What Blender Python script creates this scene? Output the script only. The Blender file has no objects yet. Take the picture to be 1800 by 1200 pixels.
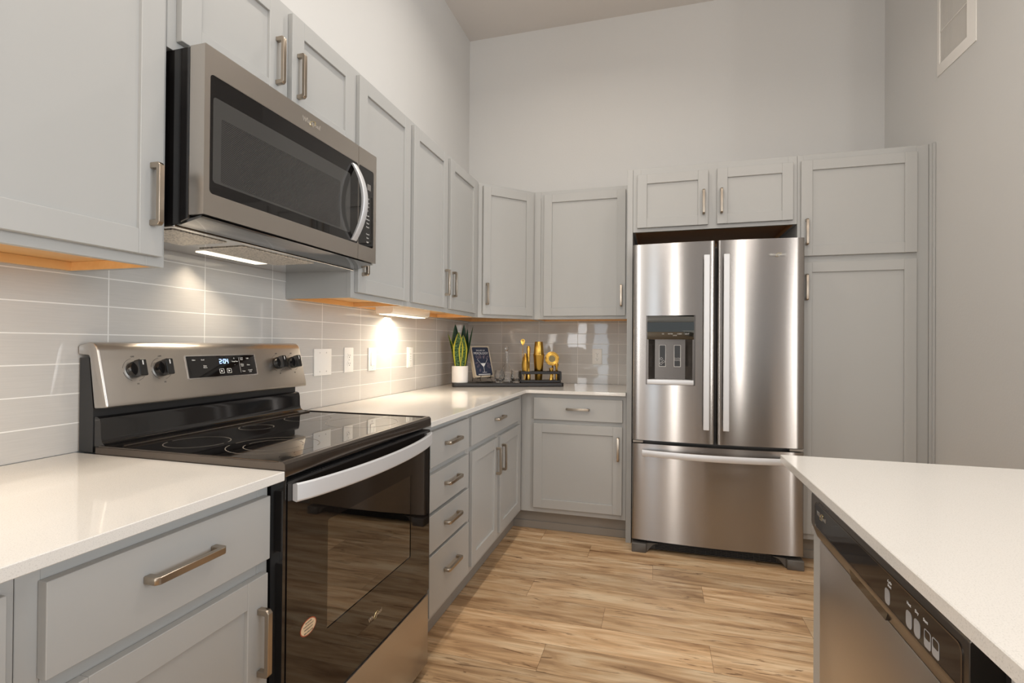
import bpy, bmesh, math, random
from mathutils import Vector, Matrix
random.seed(7)
sc = bpy.context.scene
COL = sc.collection

# ------------------------------------------------------------------ camera
cam_d = bpy.data.cameras.new('camera')
cam_d.sensor_width = 36.0
cam_d.lens = 887.08 / 1800 * 36
cam_d.clip_start = 0.02
cam = bpy.data.objects.new('camera', cam_d)
COL.objects.link(cam)
yaw, pitch, roll = 0.279058134, 6.22122472e-03, 7.57933901e-03
right = Vector((math.cos(yaw), math.sin(yaw), 0))
fwd = Vector((-math.sin(yaw), math.cos(yaw), 0))
down = Vector((0, 0, -1))
d2 = down * math.cos(pitch) + fwd * math.sin(pitch)
f2 = fwd * math.cos(pitch) - down * math.sin(pitch)
r3 = right * math.cos(roll) - d2 * math.sin(roll)
d3 = right * math.sin(roll) + d2 * math.cos(roll)
m = Matrix.Identity(4)
for i in range(3):
    m[i][0] = r3[i]; m[i][1] = -d3[i]; m[i][2] = -f2[i]
m[2][3] = 1.2
cam.matrix_world = m
sc.camera = cam

# ------------------------------------------------------------------ world, lights, exposure
sc.view_settings.view_transform = 'Standard'
sc.view_settings.look = 'None'
sc.view_settings.gamma = 1.0
sc.view_settings.exposure = 0.09
sc.view_settings.use_curve_mapping = False
sc.cycles.use_denoising = True
sc.cycles.max_bounces = 10
sc.cycles.diffuse_bounces = 5
sc.cycles.glossy_bounces = 6
sc.cycles.transmission_bounces = 10
sc.cycles.transparent_max_bounces = 12
sc.cycles.sample_clamp_indirect = 6.0
sc.cycles.blur_glossy = 0.6
sc.cycles.caustics_reflective = False
sc.cycles.caustics_refractive = False
world = bpy.data.worlds.new('world')
sc.world = world
world.use_nodes = True
bg = world.node_tree.nodes['Background']
bg.inputs['Color'].default_value = (0.925, 0.965, 1.0, 1)
bg.inputs['Strength'].default_value = 0.47


def area(name, loc, target, sx, sy, power, color, spread=180):
    ld = bpy.data.lights.new(name, 'AREA')
    ld.shape = 'RECTANGLE'; ld.size = sx; ld.size_y = sy
    ld.energy = power; ld.color = color
    ld.spread = math.radians(spread)
    o = bpy.data.objects.new(name, ld)
    COL.objects.link(o)
    o.location = loc
    d = Vector(target) - Vector(loc)
    o.rotation_euler = d.to_track_quat('-Z', 'Y').to_euler()
    return o


# added narrow daylight panels behind the camera, placed and sized to streak the refrigerator steel
for wx, ww, wp, wc in ((-1.30, 0.40, 11, (0.70, 0.86, 1.0)), (-0.43, 0.18, 26, (1.0, 0.98, 0.94)), (2.02, 0.18, 28, (1.0, 0.98, 0.94)), (4.20, 0.30, 32, (1.0, 0.98, 0.95))):
    area('daylight_panel', (wx, -4.6, 1.45), (wx, 3.0, 1.45), ww, 2.5, wp, wc)
# wide window of the living room to the right of the kitchen
area('daylight_panel', (4.6, -0.2, 1.8), (-1.4, 1.6, 1.4), 2.2, 2.2, 135, (0.89, 0.95, 1.0))
# added soft panel at the left behind the camera, brightening the right wall
area('daylight_panel', (-1.40, -1.1, 2.0), (1.4, -0.5, 1.9), 1.6, 1.7, 56, (0.95, 0.98, 1.0))
# recessed ceiling lamps above the aisle
for yy in (0.2, 1.4, 2.5):
    area('ceiling_lamp', (-0.52, yy, 3.60), (-0.52, yy, 0), 0.14, 0.14, 8, (1.0, 0.93, 0.83), 150)
area('ceiling_lamp', (0.9, 1.6, 3.60), (0.9, 1.6, 0), 0.16, 0.16, 7, (1.0, 0.93, 0.84), 150)
# lamps of the living room ceiling behind the camera
for xx in (-0.4, 1.6):
    area('ceiling_lamp', (xx, -1.6, 3.60), (xx * 0.5, 2.6, 1.2), 0.5, 0.5, 13, (1.0, 0.95, 0.90))


# ------------------------------------------------------------------ materials
def lin(c):
    c /= 255.0
    return c / 12.92 if c <= 0.04045 else ((c + 0.055) / 1.055) ** 2.4


def S(r, g, b):
    return (lin(r), lin(g), lin(b), 1)


def mat(name, color, rough=0.5, metal=0.0, spec=0.5, **kw):
    mt = bpy.data.materials.new(name)
    mt.use_nodes = True
    p = mt.node_tree.nodes['Principled BSDF']
    p.inputs['Base Color'].default_value = color
    p.inputs['Roughness'].default_value = rough
    p.inputs['Metallic'].default_value = metal
    p.inputs['Specular IOR Level'].default_value = spec
    for k, v in kw.items():
        p.inputs[k.replace('_', ' ')].default_value = v
    return mt


def nd(mt, t, **kw):
    n = mt.node_tree.nodes.new(t)
    for k, v in kw.items():
        setattr(n, k, v)
    return n


def lk(mt, a, b):
    mt.node_tree.links.new(a, b)


def P(mt):
    return mt.node_tree.nodes['Principled BSDF']


def noise_bump(mt, scale, strength, dist=0.002, vec=None, detail=3.0):
    n = nd(mt, 'ShaderNodeTexNoise')
    n.inputs['Scale'].default_value = scale
    n.inputs['Detail'].default_value = detail
    if vec is None:
        g = nd(mt, 'ShaderNodeNewGeometry')
        lk(mt, g.outputs['Position'], n.inputs['Vector'])
    else:
        lk(mt, vec, n.inputs['Vector'])
    b = nd(mt, 'ShaderNodeBump')
    b.inputs['Strength'].default_value = strength
    b.inputs['Distance'].default_value = dist
    lk(mt, n.outputs['Fac'], b.inputs['Height'])
    lk(mt, b.outputs['Normal'], P(mt).inputs['Normal'])
    return n, b


paint = mat('cabinet_paint', S(176, 175, 172), 0.38)
noise_bump(paint, 60, 0.03)
wallp = mat('wall_paint', S(208, 206, 203), 0.9, spec=0.2)
noise_bump(wallp, 90, 0.25, 0.002)
ceilp = mat('ceiling_paint', S(216, 211, 207), 0.95, spec=0.1)
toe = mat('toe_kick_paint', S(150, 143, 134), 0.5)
wood = mat('cabinet_interior_wood', S(226, 168, 98), 0.35)
wn = nd(wood, 'ShaderNodeTexNoise'); wn.inputs['Scale'].default_value = 6
wg = nd(wood, 'ShaderNodeNewGeometry'); wm = nd(wood, 'ShaderNodeMapping')
wm.inputs['Scale'].default_value = (8, 0.8, 8)
lk(wood, wg.outputs['Position'], wm.inputs['Vector']); lk(wood, wm.outputs['Vector'], wn.inputs['Vector'])
wr = nd(wood, 'ShaderNodeValToRGB')
wr.color_ramp.elements[0].color = S(226, 172, 106); wr.color_ramp.elements[1].color = S(240, 196, 136)
lk(wood, wn.outputs['Fac'], wr.inputs['Fac']); lk(wood, wr.outputs['Color'], P(wood).inputs['Base Color'])
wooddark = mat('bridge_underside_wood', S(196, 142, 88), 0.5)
plate = mat('white_plastic', S(236, 232, 226), 0.35)
slot = mat('dark_slot', S(60, 55, 50), 0.6)
black = mat('black_enamel', (0.010, 0.009, 0.009, 1), 0.06, spec=0.8)
blackp = mat('black_plastic', (0.018, 0.017, 0.017, 1), 0.38)
dkgrey = mat('charcoal_plastic', S(92, 87, 82), 0.45)
ceran = mat('ceramic_cooktop_glass', (0.006, 0.005, 0.005, 1), 0.02, spec=1.0, IOR=2.5)
ovenblack = mat('oven_black_glass', (0.008, 0.006, 0.005, 1), 0.03, spec=0.7, IOR=1.6)
blackglass = mat('black_glass', (0.006, 0.005, 0.005, 1), 0.03, spec=0.6)
trimblk = mat('black_stainless_trim', (0.14, 0.12, 0.105, 1), 0.14, metal=0.9)
printw = mat('white_print', S(225, 222, 218), 0.5)
printd = mat('dark_print', S(70, 66, 62), 0.5)
printgrey = mat('grey_print', S(120, 116, 112), 0.4)
ringm = mat('burner_print', S(122, 115, 106), 0.4)
logom = mat('logo_chrome', S(205, 200, 192), 0.25, metal=0.8)
logogold = mat('logo_gold', S(212, 196, 150), 0.25, metal=0.8)
dgold = mat('brushed_gold', (0.66, 0.41, 0.09, 1), 0.27, metal=1.0)
meshgold = mat('gold_mesh', (0.20, 0.16, 0.08, 1), 0.5, metal=0.7)
traym = mat('tray_black_wood', (0.014, 0.011, 0.010, 1), 0.42)
potm = mat('white_ceramic', S(238, 232, 226), 0.3)
soil = mat('soil', S(58, 44, 34), 0.95)
wire = mat('black_wire', (0.02, 0.016, 0.012, 1), 0.35, metal=0.6)
pages = mat('book_pages', S(214, 196, 170), 0.8)
navy = mat('book_navy', S(34, 42, 62), 0.45)
tan = mat('book_border', S(172, 160, 142), 0.6)
ink = mat('book_ink', S(205, 205, 205), 0.6)
inkpink = mat('book_ink_mauve', S(150, 132, 140), 0.6)
nickel = mat('brushed_nickel', (0.44, 0.375, 0.305, 1), 0.30, metal=1.0)
stickerm = mat('sticker_cream', S(236, 212, 178), 0.5)
stickerr = mat('sticker_red', S(176, 84, 56), 0.5)
filterm = mat('filter_mesh', S(200, 192, 180), 0.4, metal=0.5)
chrome = mat('polished_steel', (0.72, 0.69, 0.66, 1), 0.12, metal=1.0)
handlem = mat('satin_steel', (0.72, 0.72, 0.73, 1), 0.48, metal=0.55)
ovenin = mat('oven_enamel', S(235, 224, 208), 0.5)
rackm = mat('rack_wire', S(210, 205, 198), 0.25, metal=0.9)
btn = mat('button_print', S(160, 158, 158), 0.45)


def emis(name, color, strength):
    mt = mat(name, color, 0.4)
    P(mt).inputs['Emission Color'].default_value = color
    P(mt).inputs['Emission Strength'].default_value = strength
    return mt


lensm = emis('lamp_lens', (1.0, 0.90, 0.72, 1), 1.5)
ledm = emis('clock_digits', (0.35, 0.60, 1.0, 1), 3.0)
lampbody = mat('lamp_plastic', S(240, 232, 218), 0.35)

# filter mesh dots
vn = nd(filterm, 'ShaderNodeTexVoronoi'); vn.inputs['Scale'].default_value = 170
vg = nd(filterm, 'ShaderNodeNewGeometry'); lk(filterm, vg.outputs['Position'], vn.inputs['Vector'])
vr = nd(filterm, 'ShaderNodeValToRGB')
vr.color_ramp.elements[0].color = S(110, 102, 94); vr.color_ramp.elements[1].color = S(222, 214, 202)
vr.color_ramp.elements[1].position = 0.6
lk(filterm, vn.outputs['Distance'], vr.inputs['Fac']); lk(filterm, vr.outputs['Color'], P(filterm).inputs['Base Color'])


def steel(name, tangent, base=(0.44, 0.395, 0.355, 1), rough=0.30, aniso=0.75):
    """brushed stainless: grain along a world direction"""
    mt = mat(name, base, rough, metal=1.0)
    P(mt).inputs['Anisotropic'].default_value = aniso
    c = nd(mt, 'ShaderNodeCombineXYZ')
    for i in range(3):
        c.inputs[i].default_value = (0, 0, 1)[i]   # spread runs across the grain
    lk(mt, c.outputs[0], P(mt).inputs['Tangent'])
    g = nd(mt, 'ShaderNodeNewGeometry'); mp = nd(mt, 'ShaderNodeMapping')
    mp.inputs['Scale'].default_value = [14 if t else 1400 for t in tangent]
    n = nd(mt, 'ShaderNodeTexNoise'); n.inputs['Scale'].default_value = 1.0; n.inputs['Detail'].default_value = 2
    lk(mt, g.outputs['Position'], mp.inputs['Vector']); lk(mt, mp.outputs['Vector'], n.inputs['Vector'])
    mr = nd(mt, 'ShaderNodeMapRange')
    mr.inputs['To Min'].default_value = rough - 0.02; mr.inputs['To Max'].default_value = rough + 0.02
    lk(mt, n.outputs['Fac'], mr.inputs['Value']); lk(mt, mr.outputs['Result'], P(mt).inputs['Roughness'])
    return mt


steel_x = steel('brushed_steel_back_run', (1, 0, 0), base=(0.38, 0.355, 0.335, 1), rough=0.22, aniso=1.0)
steel_y = steel('brushed_steel_left_run', (0, 1, 0), base=(0.56, 0.52, 0.48, 1), rough=0.30, aniso=0.6)


def glass_mat(name, color=(1, 1, 1, 1), rough=0.0, ior=1.45):
    mt = mat(name, color, rough)
    P(mt).inputs['Transmission Weight'].default_value = 1.0
    P(mt).inputs['IOR'].default_value = ior
    return mt


clearglass = glass_mat('clear_glass', (1, 1, 1, 1), 0.0, 1.38)


def tinted(name, tint, rough=0.02):
    """thin dark pane: reflects by Fresnel, lets a tinted share of light through"""
    mt = bpy.data.materials.new(name); mt.use_nodes = True
    nt = mt.node_tree; nt.nodes.remove(nt.nodes['Principled BSDF'])
    out = nt.nodes['Material Output']
    tr = nt.nodes.new('ShaderNodeBsdfTransparent'); tr.inputs[0].default_value = tint
    gl = nt.nodes.new('ShaderNodeBsdfGlossy'); gl.inputs['Roughness'].default_value = rough
    fr = nt.nodes.new('ShaderNodeFresnel'); fr.inputs['IOR'].default_value = 3.2
    mx = nt.nodes.new('ShaderNodeMixShader')
    nt.links.new(fr.outputs[0], mx.inputs[0]); nt.links.new(tr.outputs[0], mx.inputs[1]); nt.links.new(gl.outputs[0], mx.inputs[2])
    nt.links.new(mx.outputs[0], out.inputs[0])
    return mt


ovenglass = tinted('oven_window_glass', (0.72, 0.62, 0.52, 1))

# quartz worktop
quartz = mat('white_quartz', S(226, 221, 214), 0.045)
g = nd(quartz, 'ShaderNodeNewGeometry')
n1 = nd(quartz, 'ShaderNodeTexNoise'); n1.inputs['Scale'].default_value = 560; n1.inputs['Detail'].default_value = 2
lk(quartz, g.outputs['Position'], n1.inputs['Vector'])
rr = nd(quartz, 'ShaderNodeValToRGB')
rr.color_ramp.elements[0].position = 0.28; rr.color_ramp.elements[0].color = S(206, 201, 194)
rr.color_ramp.elements[1].position = 0.46; rr.color_ramp.elements[1].color = S(225, 220, 213)
lk(quartz, n1.outputs['Fac'], rr.inputs['Fac']); lk(quartz, rr.outputs['Color'], P(quartz).inputs['Base Color'])


def tile_mat(name, axis, u0, w, z0, h):
    mt = mat(name, S(200, 195, 189), 0.07, spec=0.55)
    g = nd(mt, 'ShaderNodeNewGeometry'); s = nd(mt, 'ShaderNodeSeparateXYZ')
    lk(mt, g.outputs['Position'], s.inputs[0])
    c = nd(mt, 'ShaderNodeCombineXYZ')
    a = nd(mt, 'ShaderNodeMath', operation='SUBTRACT'); a.inputs[1].default_value = u0 - 40 * w
    b = nd(mt, 'ShaderNodeMath', operation='SUBTRACT'); b.inputs[1].default_value = z0 - 40 * h
    lk(mt, s.outputs[axis], a.inputs[0]); lk(mt, s.outputs[2], b.inputs[0])
    lk(mt, a.outputs[0], c.inputs[0]); lk(mt, b.outputs[0], c.inputs[1])
    br = nd(mt, 'ShaderNodeTexBrick'); br.offset = 0.0; br.squash = 1.0
    br.inputs['Scale'].default_value = 1.0
    br.inputs['Brick Width'].default_value = w; br.inputs['Row Height'].default_value = h
    br.inputs['Mortar Size'].default_value = 0.0016; br.inputs['Mortar Smooth'].default_value = 0.15
    br.inputs['Color1'].default_value = S(200, 195, 189); br.inputs['Color2'].default_value = S(195, 190, 184)
    br.inputs['Mortar'].default_value = S(236, 232, 226)
    lk(mt, c.outputs[0], br.inputs['Vector'])
    n = nd(mt, 'ShaderNodeTexNoise'); n.inputs['Scale'].default_value = 1
    mp = nd(mt, 'ShaderNodeMapping'); mp.inputs['Scale'].default_value = (12, 260, 1)
    lk(mt, c.outputs[0], mp.inputs['Vector']); lk(mt, mp.outputs[0], n.inputs['Vector'])
    mx = nd(mt, 'ShaderNodeMix', data_type='RGBA', blend_type='MULTIPLY')
    mr = nd(mt, 'ShaderNodeMapRange'); mr.inputs['To Min'].default_value = 0.93; mr.inputs['To Max'].default_value = 1.06
    lk(mt, n.outputs['Fac'], mr.inputs['Value'])
    mx.inputs['Factor'].default_value = 1.0
    lk(mt, br.outputs['Color'], mx.inputs[6]); lk(mt, mr.outputs[0], mx.inputs[7])
    lk(mt, mx.outputs[2], P(mt).inputs['Base Color'])
    r2 = nd(mt, 'ShaderNodeMapRange'); r2.inputs['To Min'].default_value = 0.03; r2.inputs['To Max'].default_value = 0.6
    lk(mt, br.outputs['Fac'], r2.inputs['Value']); lk(mt, r2.outputs[0], P(mt).inputs['Roughness'])
    iv = nd(mt, 'ShaderNodeMath', operation='SUBTRACT'); iv.inputs[0].default_value = 1.0
    lk(mt, br.outputs['Fac'], iv.inputs[1])
    n2 = nd(mt, 'ShaderNodeTexNoise'); n2.inputs['Scale'].default_value = 9
    lk(mt, c.outputs[0], n2.inputs['Vector'])
    ad = nd(mt, 'ShaderNodeMath', operation='MULTIPLY_ADD'); ad.inputs[1].default_value = 0.5
    lk(mt, n2.outputs['Fac'], ad.inputs[0]); lk(mt, iv.outputs[0], ad.inputs[2])
    bp = nd(mt, 'ShaderNodeBump'); bp.inputs['Strength'].default_value = 0.5; bp.inputs['Distance'].default_value = 0.0012
    lk(mt, ad.outputs[0], bp.inputs['Height']); lk(mt, bp.outputs['Normal'], P(mt).inputs['Normal'])
    return mt


tile_left = tile_mat('tile_left', 1, 1.021, 0.3055, 0.9135, 0.0763)
tile_back = tile_mat('tile_back', 0, -1.161, 0.2975, 0.9080, 0.0752)


def floor_material():
    mt = mat('plank_floor', S(205, 165, 120), 0.36, spec=0.35)
    uv = nd(mt, 'ShaderNodeUVMap'); uv.uv_map = 'plank'
    at = nd(mt, 'ShaderNodeAttribute'); at.attribute_name = 'tone'
    mp = nd(mt, 'ShaderNodeMapping'); mp.inputs['Scale'].default_value = (1.5, 11.0, 1)
    lk(mt, uv.outputs[0], mp.inputs['Vector'])
    n1 = nd(mt, 'ShaderNodeTexNoise'); n1.inputs['Scale'].default_value = 1.4; n1.inputs['Detail'].default_value = 7
    n1.inputs['Roughness'].default_value = 0.58; n1.inputs['Distortion'].default_value = 0.7
    lk(mt, mp.outputs[0], n1.inputs['Vector'])
    cr = nd(mt, 'ShaderNodeValToRGB'); e = cr.color_ramp.elements
    e[0].position = 0.30; e[0].color = S(146, 109, 75)
    e[1].position = 0.66; e[1].color = S(230, 202, 165)
    x = cr.color_ramp.elements.new(0.48); x.color = S(206, 169, 128)
    lk(mt, n1.outputs['Fac'], cr.inputs['Fac'])
    # fine grain
    mp2 = nd(mt, 'ShaderNodeMapping'); mp2.inputs['Scale'].default_value = (5, 110, 1)
    lk(mt, uv.outputs[0], mp2.inputs['Vector'])
    n2 = nd(mt, 'ShaderNodeTexNoise'); n2.inputs['Scale'].default_value = 1; n2.inputs['Detail'].default_value = 4
    lk(mt, mp2.outputs[0], n2.inputs['Vector'])
    mr = nd(mt, 'ShaderNodeMapRange'); mr.inputs['From Min'].default_value = 0.3; mr.inputs['From Max'].default_value = 0.7
    mr.inputs['To Min'].default_value = 0.86; mr.inputs['To Max'].default_value = 1.08
    lk(mt, n2.outputs['Fac'], mr.inputs['Value'])
    m1 = nd(mt, 'ShaderNodeMix', data_type='RGBA', blend_type='MULTIPLY'); m1.inputs['Factor'].default_value = 1
    lk(mt, cr.outputs['Color'], m1.inputs[6]); lk(mt, mr.outputs[0], m1.inputs[7])
    # dark grain cracks and knots
    mp3 = nd(mt, 'ShaderNodeMapping'); mp3.inputs['Scale'].default_value = (3.2, 26, 1)
    lk(mt, uv.outputs[0], mp3.inputs['Vector'])
    n3 = nd(mt, 'ShaderNodeTexNoise'); n3.inputs['Scale'].default_value = 1.3; n3.inputs['Detail'].default_value = 7
    n3.inputs['Roughness'].default_value = 0.62; n3.inputs['Distortion'].default_value = 1.4
    lk(mt, mp3.outputs[0], n3.inputs['Vector'])
    cr3 = nd(mt, 'ShaderNodeValToRGB'); e = cr3.color_ramp.elements
    e[0].position = 0.34; e[0].color = (0.26, 0.19, 0.14, 1)
    e[1].position = 0.40; e[1].color = (1, 1, 1, 1)
    lk(mt, n3.outputs['Fac'], cr3.inputs['Fac'])
    m2 = nd(mt, 'ShaderNodeMix', data_type='RGBA', blend_type='MULTIPLY'); m2.inputs['Factor'].default_value = 0.8
    lk(mt, m1.outputs[2], m2.inputs[6]); lk(mt, cr3.outputs['Color'], m2.inputs[7])
    m3 = nd(mt, 'ShaderNodeMix', data_type='RGBA', blend_type='MULTIPLY'); m3.inputs['Factor'].default_value = 1
    lk(mt, m2.outputs[2], m3.inputs[6]); lk(mt, at.outputs['Color'], m3.inputs[7])
    # knots
    mp4 = nd(mt, 'ShaderNodeMapping'); mp4.inputs['Scale'].default_value = (1.5, 4.2, 1)
    lk(mt, uv.outputs[0], mp4.inputs['Vector'])
    vo = nd(mt, 'ShaderNodeTexVoronoi'); vo.inputs['Scale'].default_value = 1.0
    va = nd(mt, 'ShaderNodeVectorMath', operation='MULTIPLY_ADD')
    va.inputs[1].default_value = (0.10, 0.10, 0.10)
    lk(mt, n3.outputs['Color'], va.inputs[0]); lk(mt, mp4.outputs[0], va.inputs[2]); lk(mt, va.outputs[0], vo.inputs['Vector'])
    cr4 = nd(mt, 'ShaderNodeValToRGB'); e = cr4.color_ramp.elements
    e[0].position = 0.03; e[0].color = (0.38, 0.28, 0.20, 1)
    e[1].position = 0.17; e[1].color = (1, 1, 1, 1)
    lk(mt, vo.outputs['Distance'], cr4.inputs['Fac'])
    m4 = nd(mt, 'ShaderNodeMix', data_type='RGBA', blend_type='MULTIPLY'); m4.inputs['Factor'].default_value = 0.85
    lk(mt, m3.outputs[2], m4.inputs[6]); lk(mt, cr4.outputs['Color'], m4.inputs[7])
    lk(mt, m4.outputs[2], P(mt).inputs['Base Color'])
    b = nd(mt, 'ShaderNodeBump'); b.inputs['Strength'].default_value = 0.12; b.inputs['Distance'].default_value = 0.001
    lk(mt, n2.outputs['Fac'], b.inputs['Height']); lk(mt, b.outputs['Normal'], P(mt).inputs['Normal'])
    return mt


floorm = floor_material()


def leaf_material(name, dark, mid, edge):
    mt = mat(name, S(*mid), 0.35)
    uv = nd(mt, 'ShaderNodeUVMap'); uv.uv_map = 'leaf'
    s = nd(mt, 'ShaderNodeSeparateXYZ'); lk(mt, uv.outputs[0], s.inputs[0])
    mp = nd(mt, 'ShaderNodeMapping'); mp.inputs['Scale'].default_value = (2.2, 16, 1)
    lk(mt, uv.outputs[0], mp.inputs['Vector'])
    n = nd(mt, 'ShaderNodeTexNoise'); n.inputs['Scale'].default_value = 1.6; n.inputs['Detail'].default_value = 4
    n.inputs['Distortion'].default_value = 1.2
    lk(mt, mp.outputs[0], n.inputs['Vector'])
    cr = nd(mt, 'ShaderNodeValToRGB')
    cr.color_ramp.elements[0].position = 0.40; cr.color_ramp.elements[0].color = S(*dark)
    cr.color_ramp.elements[1].position = 0.62; cr.color_ramp.elements[1].color = S(*mid)
    lk(mt, n.outputs['Fac'], cr.inputs['Fac'])
    a = nd(mt, 'ShaderNodeMath', operation='SUBTRACT'); a.inputs[1].default_value = 0.5
    lk(mt, s.outputs[0], a.inputs[0])
    ab = nd(mt, 'ShaderNodeMath', operation='ABSOLUTE'); lk(mt, a.outputs[0], ab.inputs[0])
    gt = nd(mt, 'ShaderNodeMath', operation='GREATER_THAN'); gt.inputs[1].default_value = 0.35
    lk(mt, ab.outputs[0], gt.inputs[0])
    mx = nd(mt, 'ShaderNodeMix', data_type='RGBA'); mx.inputs[7].default_value = S(*edge)
    lk(mt, gt.outputs[0], mx.inputs[0]); lk(mt, cr.outputs['Color'], mx.inputs[6])
    lk(mt, mx.outputs[2], P(mt).inputs['Base Color'])
    return mt


leaf_a = leaf_material('snake_leaf_yellow_edge', (34, 82, 44), (136, 172, 92), (232, 224, 84))
leaf_b = leaf_material('snake_leaf_dark', (20, 52, 40), (44, 88, 62), (70, 100, 50))


# ------------------------------------------------------------------ mesh helpers
class Fr:
    """local frame: u along the run, n out of the face towards the room, z up"""
    def __init__(s, o, U, N):
        s.M = Matrix.Identity(4)
        for i in range(3):
            s.M[i][0] = U[i]; s.M[i][1] = N[i]; s.M[i][2] = (0, 0, 1)[i]; s.M[i][3] = o[i]


W = Fr((0, 0, 0), (1, 0, 0), (0, 1, 0))                    # world axes
XU, XB, XT = -1.14, -0.838, -1.44
YB, YU, YT = 3.16, 3.455, 3.76
LU = Fr((XU, 0, 0), (0, 1, 0), (1, 0, 0))                  # wall cabinets, left run
LB = Fr((XB, 0, 0), (0, 1, 0), (1, 0, 0))                  # base cabinets, left run
BU = Fr((0, YU, 0), (1, 0, 0), (0, -1, 0))                 # wall cabinets, back run
BB = Fr((0, YB, 0), (1, 0, 0), (0, -1, 0))                 # base and tall cabinets, back run
q = math.sqrt(0.5)
DU = Fr((-1.14, 3.145, 0), (q, q, 0), (q, -q, 0))          # diagonal corner cabinet


def merge(bm, t, fr):
    if fr is not None:
        bmesh.ops.transform(t, matrix=fr.M, verts=t.verts)
    me = bpy.data.meshes.new('tmp')
    t.to_mesh(me); t.free()
    bm.from_mesh(me)
    bpy.data.meshes.remove(me)


def bx(bm, fr, u0, u1, n0, n1, z0, z1, b=0.0, seg=1):
    t = bmesh.new()
    bmesh.ops.create_cube(t, size=1)
    for v in t.verts:
        v.co = Vector(((u0 + u1) / 2 + v.co.x * (u1 - u0), (n0 + n1) / 2 + v.co.y * (n1 - n0), (z0 + z1) / 2 + v.co.z * (z1 - z0)))
    if b > 0:
        b = min(b, 0.49 * min(abs(u1 - u0), abs(n1 - n0), abs(z1 - z0)))
        bmesh.ops.bevel(t, geom=list(t.edges), offset=b, segments=seg, profile=0.5, affect='EDGES')
    merge(bm, t, fr)


def prism(bm, fr, pts, axis, a0, a1, b=0.0, seg=1):
    """extrude a 2D outline along a local axis; pts are (n,z), (u,z) or (u,n)"""
    t = bmesh.new()
    def mk(p, a):
        return {'u': (a, p[0], p[1]), 'n': (p[0], a, p[1]), 'z': (p[0], p[1], a)}[axis]
    va = [t.verts.new(mk(p, a0)) for p in pts]
    vb = [t.verts.new(mk(p, a1)) for p in pts]
    k = len(pts)
    t.faces.new(va); t.faces.new(vb)
    for i in range(k):
        t.faces.new((va[i], va[(i + 1) % k], vb[(i + 1) % k], vb[i]))
    bmesh.ops.recalc_face_normals(t, faces=t.faces)
    if b > 0:
        bmesh.ops.bevel(t, geom=list(t.edges), offset=b, segments=seg, profile=0.5, affect='EDGES')
    merge(bm, t, fr)


def rrect(u0, u1, z0, z1, r, k=5):
    pts = []
    for cx, cz, a in ((u1 - r, z1 - r, 0), (u0 + r, z1 - r, 90), (u0 + r, z0 + r, 180), (u1 - r, z0 + r, 270)):
        for i in range(k + 1):
            t = math.radians(a + 90 * i / k)
            pts.append((cx + r * math.cos(t), cz + r * math.sin(t)))
    return pts


def ring_plate(bm, fr, outer, inner, n0, n1):
    """plate with a hole: outer and inner outlines with equal point counts, in (u,z)"""
    t = bmesh.new()
    k = len(outer)
    L = []
    for pts, n in ((outer, n0), (outer, n1), (inner, n1), (inner, n0)):
        L.append([t.verts.new((p[0], n, p[1])) for p in pts])
    for a in range(4):
        A, B = L[a], L[(a + 1) % 4]
        for i in range(k):
            t.faces.new((A[i], A[(i + 1) % k], B[(i + 1) % k], B[i]))
    bmesh.ops.recalc_face_normals(t, faces=t.faces)
    merge(bm, t, fr)


def lathe(bm, prof, loc=(0, 0, 0), seg=28, rot=None, cap=True):
    t = bmesh.new()
    rings = []
    for r, z in prof:
        if r < 1e-6:
            rings.append([t.verts.new((0, 0, z))])
        else:
            rings.append([t.verts.new((r * math.cos(2 * math.pi * i / seg), r * math.sin(2 * math.pi * i / seg), z)) for i in range(seg)])
    for A, B in zip(rings, rings[1:]):
        for i in range(seg):
            j = (i + 1) % seg
            if len(A) == 1 and len(B) == 1:
                continue
            if len(A) == 1:
                t.faces.new((A[0], B[j], B[i]))
            elif len(B) == 1:
                t.faces.new((A[i], A[j], B[0]))
            else:
                t.faces.new((A[i], A[j], B[j], B[i]))
    if cap:
        for R in (rings[0], rings[-1]):
            if len(R) > 1:
                t.faces.new(R)
    bmesh.ops.recalc_face_normals(t, faces=t.faces)
    M = Matrix.Translation(loc)
    if rot is not None:
        M = M @ rot
    bmesh.ops.transform(t, matrix=M, verts=t.verts)
    merge(bm, t, None)


def tube(bm, pts, r, seg=8, closed=False):
    t = bmesh.new()
    pts = [Vector(p) for p in pts]
    k = len(pts)
    rings = []
    up = Vector((0, 0, 1))
    for i, p in enumerate(pts):
        if closed:
            d = pts[(i + 1) % k] - pts[i - 1]
        else:
            d = pts[min(i + 1, k - 1)] - pts[max(i - 1, 0)]
        d.normalize()
        a = d.cross(up)
        if a.length < 1e-3:
            a = d.cross(Vector((1, 0, 0)))
        a.normalize(); b = d.cross(a)
        rad = r[i] if isinstance(r, (list, tuple)) else r
        rings.append([t.verts.new(p + a * rad * math.cos(2 * math.pi * j / seg) + b * rad * math.sin(2 * math.pi * j / seg)) for j in range(seg)])
    rng = range(k if closed else k - 1)
    for i in rng:
        A, B = rings[i], rings[(i + 1) % k]
        for j in range(seg):
            t.faces.new((A[j], A[(j + 1) % seg], B[(j + 1) % seg], B[j]))
    if not closed:
        t.faces.new(rings[0]); t.faces.new(rings[-1])
    bmesh.ops.recalc_face_normals(t, faces=t.faces)
    merge(bm, t, None)


def wpos(o):
    p = Vector(o.location)
    while o.parent:
        o = o.parent
        p += Vector(o.location)
    return p


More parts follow.
